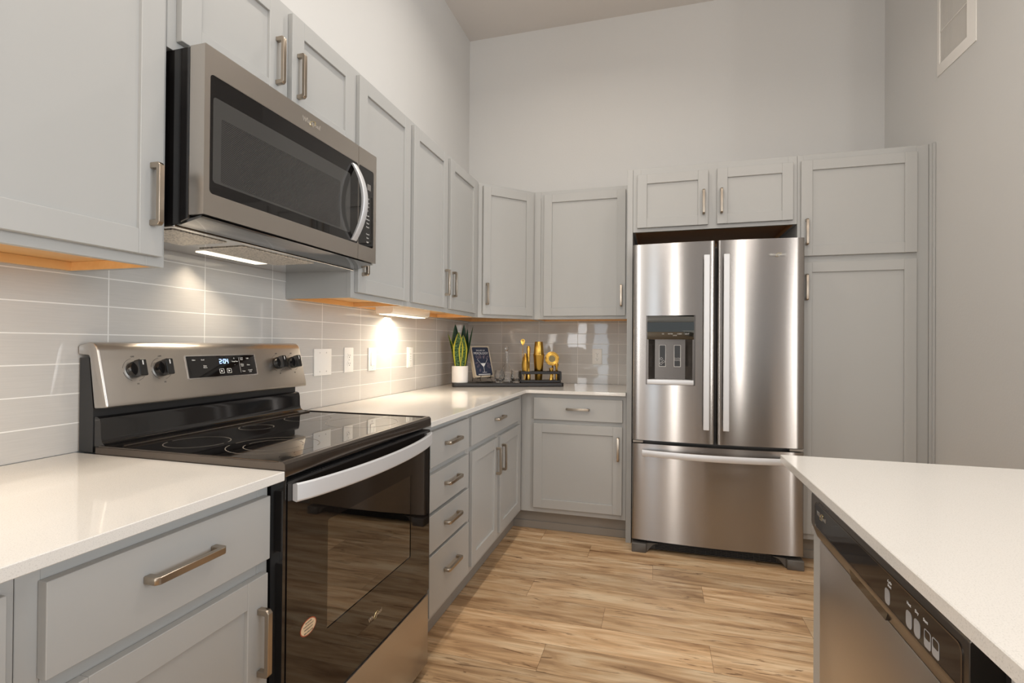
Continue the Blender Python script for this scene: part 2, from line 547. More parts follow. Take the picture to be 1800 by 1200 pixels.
def obj(name, bm, m, parent=None, label=None, angle=35, at=None):
    bmesh.ops.recalc_face_normals(bm, faces=bm.faces)
    xs = [v.co for v in bm.verts]
    lo = Vector([min(c[i] for c in xs) for i in range(3)]); hi = Vector([max(c[i] for c in xs) for i in range(3)])
    org = Vector(((lo.x + hi.x) / 2, (lo.y + hi.y) / 2, lo.z)) if at is None else Vector(at)
    for v in bm.verts:
        v.co -= org
    me = bpy.data.meshes.new(name)
    bm.to_mesh(me); bm.free()
    for p in me.polygons:
        p.use_smooth = True
    me.set_sharp_from_angle(angle=math.radians(angle))
    me.materials.append(m)
    o = bpy.data.objects.new(name, me)
    COL.objects.link(o)
    if parent:
        o.parent = parent
        o.location = org - wpos(parent)
    else:
        o.location = org
    if label:
        o['label'] = label
    return o


def thing(name, loc, label, cat, group=None):
    o = bpy.data.objects.new(name, None)
    o.empty_display_size = 0.05
    COL.objects.link(o); o.location = loc
    o['label'] = label; o['category'] = cat
    if group:
        o['group'] = group
    return o


def tag(o, label, cat, group=None):
    o['label'] = label; o['category'] = cat
    if group:
        o['group'] = group
    return o


def struct(o, label):
    o['kind'] = 'structure'; o['label'] = label
    return o


def text(name, body, size, fr, u, n, z, m, parent, align='CENTER', shear=0.0, extrude=0.0003, slant=0.0, label=None):
    """flat lettering standing on a face of frame fr, baseline middle at (u, z)"""
    cu = bpy.data.curves.new('t', 'FONT')
    cu.body = body; cu.size = size; cu.align_x = align; cu.align_y = 'CENTER'
    cu.extrude = extrude; cu.shear = shear; cu.resolution_u = 2
    ob = bpy.data.objects.new('t', cu)
    COL.objects.link(ob)
    dg = bpy.context.evaluated_depsgraph_get()
    me = bpy.data.meshes.new_from_object(ob.evaluated_get(dg))
    bpy.data.objects.remove(ob); bpy.data.curves.remove(cu)
    bm = bmesh.new(); bm.from_mesh(me); bpy.data.meshes.remove(me)
    cs, sn = math.cos(slant), math.sin(slant)
    for v in bm.verts:
        x, y, w = v.co
        v.co = Vector((u + x * cs - y * sn, n + w, z + x * sn + y * cs))
    bmesh.ops.transform(bm, matrix=fr.M, verts=bm.verts)
    return obj(name, bm, m, parent, label)


def logo(fr, u, n, z, w, parent):
    """maker's word mark with its looped swoosh"""
    o = text('logo', 'Whirlpool', w * 0.235, fr, u, n, z, logom, parent, shear=0.05)
    bm = bmesh.new()
    pts = []
    for i in range(26):
        t = -0.35 * math.pi + 1.75 * math.pi * i / 25
        a, b = w * 0.17 * math.cos(t), w * 0.085 * math.sin(t)
        c, s_ = math.cos(0.55), math.sin(0.55)
        pts.append(fr.M @ Vector((u + w * 0.06 + a * c - b * s_, n + 0.0004, z + a * s_ + b * c)))
    tube(bm, pts, w * 0.012, 5)
    obj('swoosh', bm, logogold, o)
    return o


# ------------------------------------------------------------------ setting
XR = 1.402
HC = 3.62


def build_floor():
    bm = bmesh.new()
    uvl = bm.loops.layers.uv.new('plank')
    cl = bm.loops.layers.float_color.new('tone')
    pw, y0 = 0.176, 3.05
    x_lo, x_hi = -1.45, 5.2
    # end joints read off the boards in view; the others are staggered at random
    known = {0: -0.68, -1: -0.37, -2: -0.013, -3: 0.222, -4: -0.593, -5: -0.22, -6: 0.21, -7: -0.42}
    for r in range(-44, 5):
        ya, yb = y0 + r * pw, y0 + (r + 1) * pw
        yb = min(yb, 3.77)
        if ya >= 3.77:
            break
        j = known.get(r, random.uniform(-0.6, 0.6))
        L = 1.22
        x = j - 3 * L
        cuts = []
        while x < x_hi:
            cuts.append(x); x += L
        cuts = [x_lo] + [c for c in cuts if x_lo + 0.02 < c < x_hi] + [x_hi]
        for a, b in zip(cuts, cuts[1:]):
            g_ = 0.0006
            vs = [bm.verts.new(p) for p in ((a + g_, ya + g_, 0), (b - g_, ya + g_, 0), (b - g_, yb - g_, 0), (a + g_, yb - g_, 0))]
            f = bm.faces.new(vs)
            ox, oy = random.uniform(0, 50), random.uniform(0, 50)
            t = random.uniform(0.80, 1.08); w_ = random.uniform(-0.02, 0.02)
            for lp in f.loops:
                lp[uvl].uv = (lp.vert.co.x + ox, lp.vert.co.y + oy)
                lp[cl] = (t * (1 + w_), t, t * (1 - w_), 1)
    vs = [bm.verts.new(p) for p in ((x_lo, -4.8, -0.0015), (x_hi, -4.8, -0.0015), (x_hi, 3.77, -0.0015), (x_lo, 3.77, -0.0015))]
    f = bm.faces.new(vs)
    for lp in f.loops:
        lp[uvl].uv = (0, 0); lp[cl] = (0.25, 0.2, 0.17, 1)
    me = bpy.data.meshes.new('floor'); bm.to_mesh(me); bm.free()
    me.materials.append(floorm)
    o = bpy.data.objects.new('floor', me); COL.objects.link(o)
    struct(o, 'light oak plank floor running along the back cabinets')


build_floor()


def wallbox(name, x0, x1, y0, y1, z0, z1, m, label):
    bm = bmesh.new(); bx(bm, W, x0, x1, y0, y1, z0, z1)
    return struct(obj(name, bm, m), label)


wallbox('wall_left', -1.60, -1.448, -4.8, 3.768, 0, HC, wallp, 'white painted wall above the left run of cabinets')
wallbox('wall_back', -1.60, 1.60, 3.768, 3.90, 0, HC, wallp, 'white painted wall above the refrigerator and back cabinets')
wallbox('wall_right', XR, 1.55, 1.72, 3.768, 0, HC, wallp, 'white painted wall at the right beside the tall pantry')
wallbox('ceiling', -1.60, 5.2, -4.8, 3.90, HC, HC + 0.12, ceilp, 'flat grey-white ceiling over the kitchen')
wallbox('backsplash', -1.448, XT, -0.6, 3.767, 0.915, 1.52, tile_left, 'grey glossy stacked tile backsplash on the left wall').name = 'trim_1'
wallbox('trim_2', XT, -0.177, YT, 3.768, 0.915, 1.40, tile_back, 'grey glossy stacked tile backsplash on the back wall')


# ------------------------------------------------------------------ cabinetry
def pull(fr, parent, u, z, vertical=True, n=0.019, L=0.145, so=0.030, name='handle'):
    """square bar pull with mitred ends"""
    bm = bmesh.new()
    h = L / 2
    out = [(-h, n), (-h, n + so - 0.006), (-h + 0.007, n + so), (h - 0.007, n + so), (h, n + so - 0.006), (h, n),
           (h - 0.013, n), (h - 0.013, n + so - 0.011), (-h + 0.013, n + so - 0.011), (-h + 0.013, n)]
    w = 0.0065
    if vertical:
        prism(bm, fr, [(p[1], z + p[0]) for p in out], 'u', u - w, u + w, 0.0012)
    else:
        t = bmesh.new()
        prism(t, None, [(u + p[0], p[1]) for p in out], 'z', z - w, z + w, 0.0012)
        merge(bm, t, fr)
    return obj(name, bm, nickel, parent)


def shaker(fr, parent, u0, u1, z0, z1, name='door', st=0.056, n0=0.0005, n1=0.019):
    bm = bmesh.new()
    b = 0.0011
    bx(bm, fr, u0, u0 + st, n0, n1, z0, z1, b)
    bx(bm, fr, u1 - st, u1, n0, n1, z0, z1, b)
    bx(bm, fr, u0 + st, u1 - st, n0, n1 - 0.0003, z0, z0 + st, b)
    bx(bm, fr, u0 + st, u1 - st, n0, n1 - 0.0003, z1 - st, z1, b)
    bx(bm, fr, u0 + st - 0.004, u1 - st + 0.004, n0 + 0.001, n1 - 0.0095, z0 + st - 0.004, z1 - st + 0.004)
    return obj(name, bm, paint, parent)


def slab(fr, parent, u0, u1, z0, z1, name='drawer_front'):
    bm = bmesh.new()
    bx(bm, fr, u0, u1, 0.0005, 0.019, z0, z1, 0.001)
    return obj(name, bm, paint, parent)


def face_frame(fr, parent, u0, u1, z0, z1, stiles, rails, t=0.019):
    """flat frame behind the doors: rails and stiles with hairline joints"""
    bm = bmesh.new()
    for a, b in stiles:
        bx(bm, fr, a, b, -t, 0, z0, z1, 0.0007)
    for a, b, c, d in rails:
        bx(bm, fr, c, d, -t, -0.0003, a, b, 0.0007)
    return obj('face_frame', bm, paint, parent)


def wall_cab(fr, u0, u1, z0, z1, depth, label, doors, midstiles=(), group=None, under=True, woodm=None, name='wall_cabinet'):
    d = 0.019
    o = thing(name, fr.M @ Vector(((u0 + u1) / 2, -depth / 2, z0)), label, 'cabinet', group)
    bm = bmesh.new()
    bx(bm, fr, u0, u0 + 0.014, -depth, -d, z0, z1)
    bx(bm, fr, u1 - 0.014, u1, -depth, -d, z0, z1)
    bx(bm, fr, u0 + 0.014, u1 - 0.014, -depth, -d, z1 - 0.014, z1)
    bx(bm, fr, u0 + 0.014, u1 - 0.014, -depth, -depth + 0.006, z0 + 0.03, z1 - 0.014)
    obj('carcass', bm, paint, o)
    bm = bmesh.new()
    bx(bm, fr, u0 + 0.0145, u1 - 0.0145, -depth + 0.0065, -d - 0.0005, z0 + 0.022, z0 + 0.036)
    bx(bm, fr, u0 + 0.0145, u1 - 0.0145, -depth + 0.0005, -depth + 0.019, z0 + 0.0005, z0 + 0.0215)
    bx(bm, fr, u0 + 0.0142, u0 + 0.019, -depth + 0.0005, -d - 0.0005, z0 + 0.0003, z0 + 0.0215)
    bx(bm, fr, u1 - 0.019, u1 - 0.0142, -depth + 0.0005, -d - 0.0005, z0 + 0.0003, z0 + 0.0215)
    obj('bottom_panel', bm, woodm or wood, o, 'unpainted wood underside')
    e = 0.045
    st = [(u0, u0 + e), (u1 - e, u1)] + list(midstiles)
    face_frame(fr, o, u0, u1, z0, z1, st, [(z0, z0 + 0.045, u0 + e, u1 - e), (z1 - 0.045, z1, u0 + e, u1 - e)])
    for (a, b, c, e_, pu, pz) in doors:
        dd = shaker(fr, o, a, b, c, e_)
        pull(fr, dd, pu, pz)
    return o


ZB, ZT = 1.378, 2.273
DZ0, DZ1 = 1.400, 2.253
UD = 0.2985
wall_cab(LU, -0.02, 0.9345, ZB, ZT, UD, 'large grey wall cabinet at the left edge with lit wood underside',
         [(0.005, 0.445, DZ0, DZ1, 0.418, 1.54), (0.49, 0.916, DZ0, DZ1, 0.888, 1.54)], [(0.44, 0.49)])
wall_cab(LU, 0.9355, 1.7035, 1.913, ZT, UD, 'short grey two-door wall cabinet directly above the microwave',
         [(0.959, 1.305, 1.937, DZ1, 1.279, 2.061), (1.347, 1.690, 1.937, DZ1, 1.374, 2.061)], [(1.30, 1.35)])
wall_cab(LU, 1.7045, 2.1665, ZB, ZT, UD, 'narrow single-door grey wall cabinet right of the microwave',
         [(1.728, 2.154, DZ0, DZ1, 1.756, 1.54)])
wall_cab(LU, 2.1675, 3.1415, ZB, ZT, UD, 'wide two-door grey wall cabinet between the single-door one and the corner',
         [(2.192, 2.598, DZ0, DZ1, 2.570, 1.54), (2.643, 3.068, DZ0, DZ1, 2.671, 1.54)], [(2.595, 2.645)])


def corner_cab():
    o = thing('corner_wall_cabinet', (-1.2, 3.5, ZB), 'diagonal grey corner wall cabinet above the plant and book', 'cabinet')
    L = 0.4370
    pts = [(-1.438, 3.1435), (-1.141, 3.1435), (-1.141 + 0.31, 3.4535), (-0.831, 3.757), (-1.438, 3.757)]
    def shell(p, d):
        cx = sum(a for a, b in p) / 5; cy = sum(b for a, b in p) / 5
        return [(a + (cx - a) * d, b + (cy - b) * d) for a, b in p]
    bm = bmesh.new()
    inn = shell(pts, 0.06)
    # sides and back as thin walls following the plan, plus the top
    t = bmesh.new()
    prism(t, None, pts, 'z', ZT - 0.014, ZT)
    merge(bm, t, None)
    for i in (0, 2, 3, 4):
        a, b = pts[i], pts[(i + 1) % 5]; c, d_ = inn[(i + 1) % 5], inn[i]
        prism(bm, W, [a, b, c, d_], 'z', ZB, ZT - 0.0145)
    obj('carcass', bm, paint, o)
    bm = bmesh.new()
    prism(bm, W, shell(pts, 0.075), 'z', ZB + 0.022, ZB + 0.036)
    for i in (3, 4):
        a, b = shell(pts, 0.065)[i], shell(pts, 0.065)[(i + 1) % 5]; c, d_ = shell(pts, 0.11)[(i + 1) % 5], shell(pts, 0.11)[i]
        prism(bm, W, [a, b, c, d_], 'z', ZB + 0.0005, ZB + 0.0215)
    obj('bottom_panel', bm, wood, o, 'unpainted wood underside')
    face_frame(DU, o, 0, L, ZB, ZT, [(0.001, 0.045), (L - 0.045, L - 0.001)], [(ZB, ZB + 0.045, 0.045, L - 0.045), (ZT - 0.045, ZT, 0.045, L - 0.045)])
    d = shaker(DU, o, 0.030, L - 0.020, DZ0, DZ1)
    pull(DU, d, 0.056, 1.535)


corner_cab()
wall_cab(BU, -0.8305, -0.1765, ZB, ZT, 0.303, 'single-door grey wall cabinet on the back wall beside the refrigerator',
         [(-0.759, -0.203, DZ0, DZ1 - 0.008, -0.229, 1.533)], [(-0.784, -0.740)])


def base_cab(fr, u0, u1, depth, label, fronts, stiles=(), rails=(), z1=0.893, ztoe=0.142, toe_in=0.075, name='base_cabinet', toe0=None, toe1=None):
    o = thing(name, fr.M @ Vector(((u0 + u1) / 2, -depth / 2, 0)), label, 'cabinet')
    bm = bmesh.new(); d = 0.019
    bx(bm, fr, u0, u0 + 0.016, -depth, -d, ztoe - 0.01, z1)
    bx(bm, fr, u1 - 0.016, u1, -depth, -d, ztoe - 0.01, z1)
    bx(bm, fr, u0 + 0.016, u1 - 0.016, -depth, -d, ztoe - 0.01, ztoe + 0.006)
    bx(bm, fr, u0 + 0.016, u1 - 0.016, -depth, -depth + 0.006, ztoe + 0.006, z1)
    bx(bm, fr, u0 + 0.016, u1 - 0.016, -depth + 0.006, -d, z1 - 0.016, z1)
    obj('carcass', bm, paint, o)
    bm = bmesh.new()
    ta, tb = (u0 if toe0 is None else toe0), (u1 if toe1 is None else toe1)
    bx(bm, fr, ta, tb, -toe_in - 0.014, -toe_in, 0, ztoe - 0.0105)
    bx(bm, fr, ta, tb, -toe_in, -toe_in + 0.007, 0, 0.048, 0.001)
    bx(bm, fr, u0, u0 + 0.016, -depth, -toe_in - 0.0145, 0, ztoe - 0.0105)
    bx(bm, fr, u1 - 0.016, u1, -depth, -toe_in - 0.0145, 0, ztoe - 0.0105)
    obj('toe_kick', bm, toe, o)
    e = 0.030
    st = [(u0, u0 + e), (u1 - e, u1)] + list(stiles)
    rl = [(ztoe - 0.01, ztoe + 0.025, u0 + e, u1 - e), (z1 - 0.035, z1, u0 + e, u1 - e)] + list(rails)
    face_frame(fr, o, u0, u1, ztoe - 0.01, z1, st, rl)
    for f in fronts:
        kind, a, b, c, d_, pu, pz = f
        if kind == 'drawer':
            k = slab(fr, o, a, b, c, d_)
            pull(fr, k, pu, pz, vertical=False)
        else:
            k = shaker(fr, o, a, b, c, d_)
            if pu is not None:
                pull(fr, k, pu, pz)
    return o


BD = 0.598
base_cab(LB, 0.02, 0.4755, BD, 'grey base cabinet cut off by the lower left corner of the photo',
         [('drawer', 0.045, 0.458, 0.728, 0.865, 0.25, 0.80), ('door', 0.045, 0.458, 0.165, 0.70, 0.43, 0.56)], rails=[(0.69, 0.735, 0.05, 0.446)])
base_cab(LB, 0.4765, 0.9405, BD, 'grey base cabinet left of the range with a drawer over a door',
         [('drawer', 0.503, 0.929, 0.724, 0.862, 0.714, 0.803), ('door', 0.503, 0.924, 0.165, 0.695, 0.899, 0.557)], rails=[(0.69, 0.735, 0.507, 0.910)])
base_cab(LB, 1.7065, 2.1795, BD, 'grey base cabinet of four stacked drawers right of the range',
         [('drawer', 1.752, 2.160, 0.728, 0.865, 1.956, 0.802), ('drawer', 1.750, 2.160, 0.560, 0.702, 1.956, 0.640),
          ('drawer', 1.750, 2.163, 0.403, 0.545, 1.956, 0.482), ('drawer', 1.752, 2.166, 0.163, 0.390, 1.956, 0.292)],
         rails=[(0.69, 0.735, 1.737, 2.149), (0.53, 0.57, 1.737, 2.149), (0.38, 0.41, 1.737, 2.149)])
base_cab(LB, 2.1805, 3.1585, BD, 'grey base cabinet with one wide drawer above two doors beside the corner',
         [('drawer', 2.195, 3.062, 0.730, 0.865, 2.61, 0.805), ('door', 2.210, 2.600, 0.165, 0.701, 2.573, 0.579),
          ('door', 2.648, 3.066, 0.167, 0.701, 2.674, 0.579)], toe1=3.227, stiles=[(2.598, 2.65), (3.06, 3.128)], rails=[(0.69, 0.735, 2.211, 2.598), (0.69, 0.735, 2.65, 3.06)])
base_cab(BB, -0.8375, -0.1765, BD, 'grey base cabinet with a drawer and door between the corner and refrigerator',
         [('drawer', -0.752, -0.197, 0.728, 0.865, -0.469, 0.800), ('door', -0.753, -0.198, 0.165, 0.701, -0.222, 0.567)],
         stiles=[(-0.8074, -0.755)], toe0=-0.9125, rails=[(0.69, 0.735, -0.755, -0.2065)])


def tall_side():
    bm = bmesh.new()
    bx(bm, W, -0.1755, -0.1435, 3.157, 3.756, 0, ZT, 0.001)
    tag(obj('refrigerator_side_panel', bm, paint), 'tall narrow grey end panel standing against the left side of the refrigerator', 'panel')
    bm = bmesh.new()
    bx(bm, W, 1.3765, 1.3995, 3.152, 3.756, 0, ZT + 0.003, 0.001)
    bx(bm, W, 1.3885, 1.4005, 3.144, 3.151, 0, ZT + 0.005, 0.001)
    tag(obj('pantry_filler_strip', bm, paint), 'slim grey filler strip closing the gap between pantry and right wall', 'filler strip')


tall_side()
wall_cab(BB, -0.1425, 0.7545, 1.889, ZT, BD - 0.003, 'short grey two-door cabinet bridging above the refrigerator',
         [(-0.117, 0.285, 1.911, 2.232, 0.259, 2.041), (0.334, 0.731, 1.911, 2.234, 0.356, 2.041)], [(0.28, 0.34)], woodm=wooddark, name='bridge_cabinet')


def pantry():
    u0, u1 = 0.7555, 1.3755
    o = thing('pantry_cabinet', (1.065, 3.46, 0), 'tall grey pantry cabinet filling the corner right of the refrigerator', 'cabinet')
    bm = bmesh.new(); dp = BD - 0.003
    bx(bm, BB, u0, u0 + 0.016, -dp, -0.019, 0.10, ZT)
    bx(bm, BB, u1 - 0.016, u1, -dp, -0.019, 0.10, ZT)
    bx(bm, BB, u0 + 0.016, u1 - 0.016, -dp, -dp + 0.006, 0.10, ZT)
    bx(bm, BB, u0 + 0.016, u1 - 0.016, -dp + 0.006, -0.019, ZT - 0.016, ZT)
    bx(bm, BB, u0 + 0.016, u1 - 0.016, -dp + 0.006, -0.019, 0.13, 0.146)
    obj('carcass', bm, paint, o)
    bm = bmesh.new()
    bx(bm, BB, u0, u1, -0.09, -0.075, 0, 0.13); bx(bm, BB, u0, u1, -0.075, -0.068, 0, 0.048, 0.001)
    bx(bm, BB, u0, u0 + 0.016, -dp, -0.091, 0, 0.099)
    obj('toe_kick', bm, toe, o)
    face_frame(BB, o, u0, u1, 0.13, ZT, [(u0, u0 + 0.03), (u1 - 0.055, u1)], [(0.13, 0.17, u0 + 0.03, u1 - 0.055), (1.665, 1.71, u0 + 0.03, u1 - 0.055), (ZT - 0.045, ZT, u0 + 0.03, u1 - 0.055)])
    d = shaker(BB, o, 0.771, 1.319, 1.705, 2.237); pull(BB, d, 0.797, 1.836)
    d = shaker(BB, o, 0.771, 1.317, 0.165, 1.670); pull(BB, d, 0.797, 1.53)


pantry()


# ------------------------------------------------------------------ worktops
def worktops():
    bm = bmesh.new()
    bx(bm, W, -1.4385, -0.793, -0.3, 0.9425, 0.8935, 0.914, 0.0013)
    tag(obj('countertop', bm, quartz), 'speckled white quartz countertop left of the range', 'countertop')
    bm = bmesh.new()
    t = bmesh.new()
    pts = [(-1.4385, 1.7045), (-0.793, 1.7045), (-0.793, 3.095), (-0.778, 3.110), (-0.1765, 3.110), (-0.1765, 3.7585), (-1.4385, 3.7585)]
    prism(bm, W, pts, 'z', 0.8935, 0.914, 0.0013)
    tag(obj('countertop', bm, quartz), 'white quartz countertop turning the corner under the tray and plant', 'countertop')
    bm = bmesh.new()
    bx(bm, W, 0.317, 1.28, -1.2, 1.485, 0.8935, 0.914, 0.0013)
    tag(obj('countertop', bm, quartz), 'white quartz island countertop above the dishwasher at the lower right', 'countertop')


worktops()

# ------------------------------------------------------------------ range
RY0, RY1 = 0.946, 1.7015
LX = Fr((0, 0, 0), (0, 1, 0), (1, 0, 0))     # u = world y, n = world x


def burner(bm, cx, cy, r, w=0.0011, gaps=2):
    for s in range(gaps):
        a0 = s * 2 * math.pi / gaps + 0.35; a1 = (s + 1) * 2 * math.pi / gaps + 0.12
        k = 40
        ri = []
        for i in range(k + 1):
            a = a0 + (a1 - a0) * i / k
            ri.append((bm.verts.new((cx + (r - w) * math.cos(a), cy + (r - w) * math.sin(a), 0.9316)), bm.verts.new((cx + (r + w) * math.cos(a), cy + (r + w) * math.sin(a), 0.9316))))
        for A, B in zip(ri, ri[1:]):
            bm.faces.new((A[0], A[1], B[1], B[0]))


def kitchen_range():
    o = thing('range', (-1.12, 1.324, 0), 'freestanding black and stainless electric range with glass cooktop', 'stove')
    # hollow body
    bm = bmesh.new()
    bx(bm, LX, RY0, RY0 + 0.012, -1.425, -0.842, 0.035, 0.898)
    bx(bm, LX, RY1 - 0.012, RY1, -1.425, -0.842, 0.035, 0.898)
    bx(bm, LX, RY0 + 0.012, RY1 - 0.012, -1.425, -1.415, 0.035, 0.898)
    bx(bm, LX, RY0 + 0.012, RY1 - 0.012, -1.415, -0.842, 0.035, 0.045)
    bx(bm, LX, RY0, RY1, -0.858, -0.841, 0.862, 0.900)
    bx(bm, LX, RY0, RY0 + 0.010, -0.842, -0.800, 0.035, 0.898)
    for yy in (RY0 + 0.05, RY1 - 0.05):
        for xx in (-1.36, -0.90):
            lathe(bm, [(0.016, 0.0), (0.016, 0.035)], (xx, yy, 0), 12)
    obj('body', bm, black, o)
    # cooktop tray
    bm = bmesh.new()
    prism(bm, LX, [(-1.372, 0.903), (-0.802, 0.897), (-0.796, 0.900), (-0.7945, 0.905), (-0.796, 0.928), (-0.801, 0.9335), (-0.812, 0.9345), (-0.818, 0.9312), (-1.372, 0.9312)], 'u', RY0 - 0.001, RY1 + 0.001)
    bx(bm, LX, RY0 - 0.001, RY0 + 0.006, -1.362, -0.812, 0.931, 0.9345, 0.001)
    bx(bm, LX, RY1 - 0.006, RY1 + 0.001, -1.362, -0.812, 0.931, 0.9345, 0.001)
    obj('cooktop_frame', bm, trimblk, o)
    bm = bmesh.new()
    bx(bm, LX, RY0 + 0.0065, RY1 - 0.0065, -1.335, -0.8185, 0.9313, 0.9316)
    ck = obj('cooktop_glass', bm, ceran, o)
    bm = bmesh.new()
    for v in bm.verts: pass
    burner(bm, -1.185, 1.075, 0.078); burner(bm, -1.20, 1.54, 0.078)
    burner(bm, -0.965, 1.105, 0.112); burner(bm, -0.965, 1.105, 0.072); burner(bm, -0.965, 1.52, 0.118)
    burner(bm, -1.22, 1.32, 0.05)
    for v in bm.verts:
        v.co.z += 0.0003
    obj('burner_rings', bm, ringm, ck)
    bm = bmesh.new()
    tube(bm, [(-1.305, RY0 + 0.02, 0.934), (-1.305, RY1 - 0.02, 0.934)], 0.0028, 6)
    obj('bead', bm, trimblk, ck)
    # backguard: lower black splash with a sweep into the cooktop
    bm = bmesh.new()
    sweep = [(-1.385, 0.9316), (-1.330, 0.9316), (-1.346, 0.9345), (-1.356, 0.942), (-1.360, 0.954), (-1.362, 0.99), (-1.366, 1.003), (-1.374, 1.007), (-1.385, 1.007)]
    prism(bm, LX, sweep, 'u', RY0 + 0.004, RY1 - 0.004)
    obj('splash_panel', bm, black, o)
    bm = bmesh.new()
    prism(bm, LX, [(-1.434, 0.916), (-1.3855, 0.916), (-1.3855, 1.026), (-1.402, 1.158), (-1.434, 1.158)], 'u', RY0 + 0.002, RY1 - 0.002)
    obj('backguard_core', bm, blackp, o)
    # stainless control console
    bm = bmesh.new()
    prof = [(-1.437, 1.1665), (-1.437, 1.187), (-1.434, 1.1905), (-1.398, 1.1985), (-1.384, 1.1965), (-1.374, 1.189), (-1.3685, 1.179), (-1.3345, 1.039), (-1.3345, 1.034), (-1.338, 1.031), (-1.379, 1.028), (-1.397, 1.1585), (-1.401, 1.1645)]
    prism(bm, LX, prof, 'u', RY0 - 0.001, RY1 + 0.001, 0.004, 3)
    con = obj('control_console', bm, steel_y, o, angle=50)
    # slanted face frame of the console: local u=y, n=normal, z'=up the slope
    a = math.atan2(1.3685 - 1.3345, 1.179 - 1.039)
    fr = Fr((-1.3345, 0, 1.039), (0, 1, 0), (math.cos(a), 0, math.sin(a)))
    for i, c in enumerate((-math.sin(a), 0, math.cos(a))):
        fr.M[i][2] = c
    for yk in (1.030, 1.108, 1.566, 1.645):
        bm = bmesh.new()
        t = bmesh.new()
        lathe(t, [(0.0225, 0.0015), (0.0225, 0.010), (0.0205, 0.0155), (0, 0.0155)], (0, 0, 0), 28)
        merge(bm, t, None)
        t = bmesh.new()
        prism(t, None, rrect(-0.011, 0.011, -0.0225, 0.0225, 0.004), 'z', 0.015, 0.034, 0.0015)
        merge(bm, t, None)
        # rotate so the knob axis is the face normal and the grip is upright
        R = Matrix(((1, 0, 0, yk), (0, 0, 1, 0), (0, 1, 0, 0.088), (0, 0, 0, 1)))
        bmesh.ops.transform(bm, matrix=fr.M @ R, verts=bm.verts)
        kb = obj('knob', bm, black, o)
        bm = bmesh.new()
        bx(bm, fr, yk - 0.0016, yk + 0.0016, 0.034, 0.0344, 0.095, 0.107)
        obj('pointer_mark', bm, printw, kb)
        bm = bmesh.new()
        for (a0, a1) in ((100, 170), (190, 250), (285, 330)):
            pts = []
            for i in range(13):
                t_ = math.radians(a0 + (a1 - a0) * i / 12)
                pts.append(fr.M @ Vector((yk + 0.031 * math.cos(t_), 0.0003, 0.088 + 0.031 * math.sin(t_))))
            tube(bm, pts, 0.00045, 4)
        dl = obj('dial_print', bm, printd, con)
        text('dial_text', 'OFF', 0.006, fr, yk, 0.0002, 0.124, printd, con)
        text('dial_text', 'HI', 0.006, fr, yk + 0.004, 0.0002, 0.049, printd, con)
    # display
    bm = bmesh.new()
    ring_plate(bm, fr, rrect(1.185, 1.459, 0.050, 0.1245, 0.004), rrect(1.1885, 1.4555, 0.0535, 0.121, 0.003), 0.0001, 0.002)
    obj('display_bezel', bm, chrome, con)
    bm = bmesh.new()
    prism(bm, fr, rrect(1.1886, 1.4554, 0.0536, 0.1209, 0.003), 'n', 0.0001, 0.0012)
    dp = obj('display_glass', bm, blackglass, con)
    # seven segment clock 2:04
    bm = bmesh.new()
    seg = {'2': 'abged', '0': 'abcdef', '4': 'fgbc'}
    def digit(ch, u, z, w, h):
        t = 0.0014
        R = {'a': (u, u + w, z + h - t, z + h), 'd': (u, u + w, z, z + t), 'g': (u, u + w, z + h / 2 - t / 2, z + h / 2 + t / 2),
             'b': (u + w - t, u + w, z + h / 2, z + h), 'c': (u + w - t, u + w, z, z + h / 2), 'e': (u, u + t, z, z + h / 2), 'f': (u, u + t, z + h / 2, z + h)}
        for s in seg[ch]:
            bx(bm, fr, R[s][0], R[s][1], 0.0013, 0.0016, R[s][2], R[s][3])
    digit('2', 1.3075, 0.095, 0.008, 0.0145)
    bx(bm, fr, 1.3183, 1.3197, 0.0013, 0.0016, 0.0985, 0.1); bx(bm, fr, 1.3183, 1.3197, 0.0013, 0.0016, 0.104, 0.1055)
    digit('0', 1.3225, 0.095, 0.008, 0.0145); digit('4', 1.3335, 0.095, 0.008, 0.0145)
    obj('clock_digits', bm, ledm, dp, 'glowing blue clock digits')
    for s_, u_, z_, h_ in (('Bake', 1.214, 0.109, 0.006), ('Broil', 1.246, 0.109, 0.006), ('Keep\nWarm', 1.251, 0.087, 0.0055), ('+', 1.367, 0.111, 0.009), ('Temp/Time', 1.369, 0.1005, 0.0055), ('-', 1.367, 0.090, 0.009),
                           ('Cook\nTime', 1.398, 0.109, 0.0055), ('Light', 1.424, 0.110, 0.0055), ('Delay\nStart', 1.398, 0.087, 0.0055), ('Clean', 1.424, 0.087, 0.0055), ('Timer', 1.400, 0.066, 0.0055), ('Control\nLock', 1.428, 0.066, 0.0055)):
        text('display_text', s_, h_, fr, u_, 0.0013, z_, printw, dp)
    for u_ in (1.311, 1.340):
        bm = bmesh.new()
        ring_plate(bm, fr, rrect(u_ - 0.009, u_ + 0.009, 0.063, 0.078, 0.002), rrect(u_ - 0.0078, u_ + 0.0078, 0.0642, 0.0768, 0.0015), 0.0013, 0.0016)
        prism(bm, fr, [(u_ - 0.003, 0.067), (u_ + 0.004, 0.0705), (u_ - 0.003, 0.074)], 'n', 0.0013, 0.0016)
        obj('start_key', bm, printw, dp)
    bm = bmesh.new(); bx(bm, fr, 1.3865, 1.3872, 0.0013, 0.0015, 0.062, 0.114)
    obj('divider_line', bm, printw, dp)
    # oven door: black glass frame around a see-through window
    DX = -0.7975
    ya, yb, za, zb = 0.9575, 1.7005, 0.302, 0.884
    d = thing_part = bmesh.new()
    wi = (1.104, 1.556, 0.478, 0.754)
    t = rrect(ya, yb, za, zb, 0.004)
    ring_plate(d, LX, t, rrect(wi[0], wi[1], wi[2], wi[3], 0.004), DX - 0.010, DX)
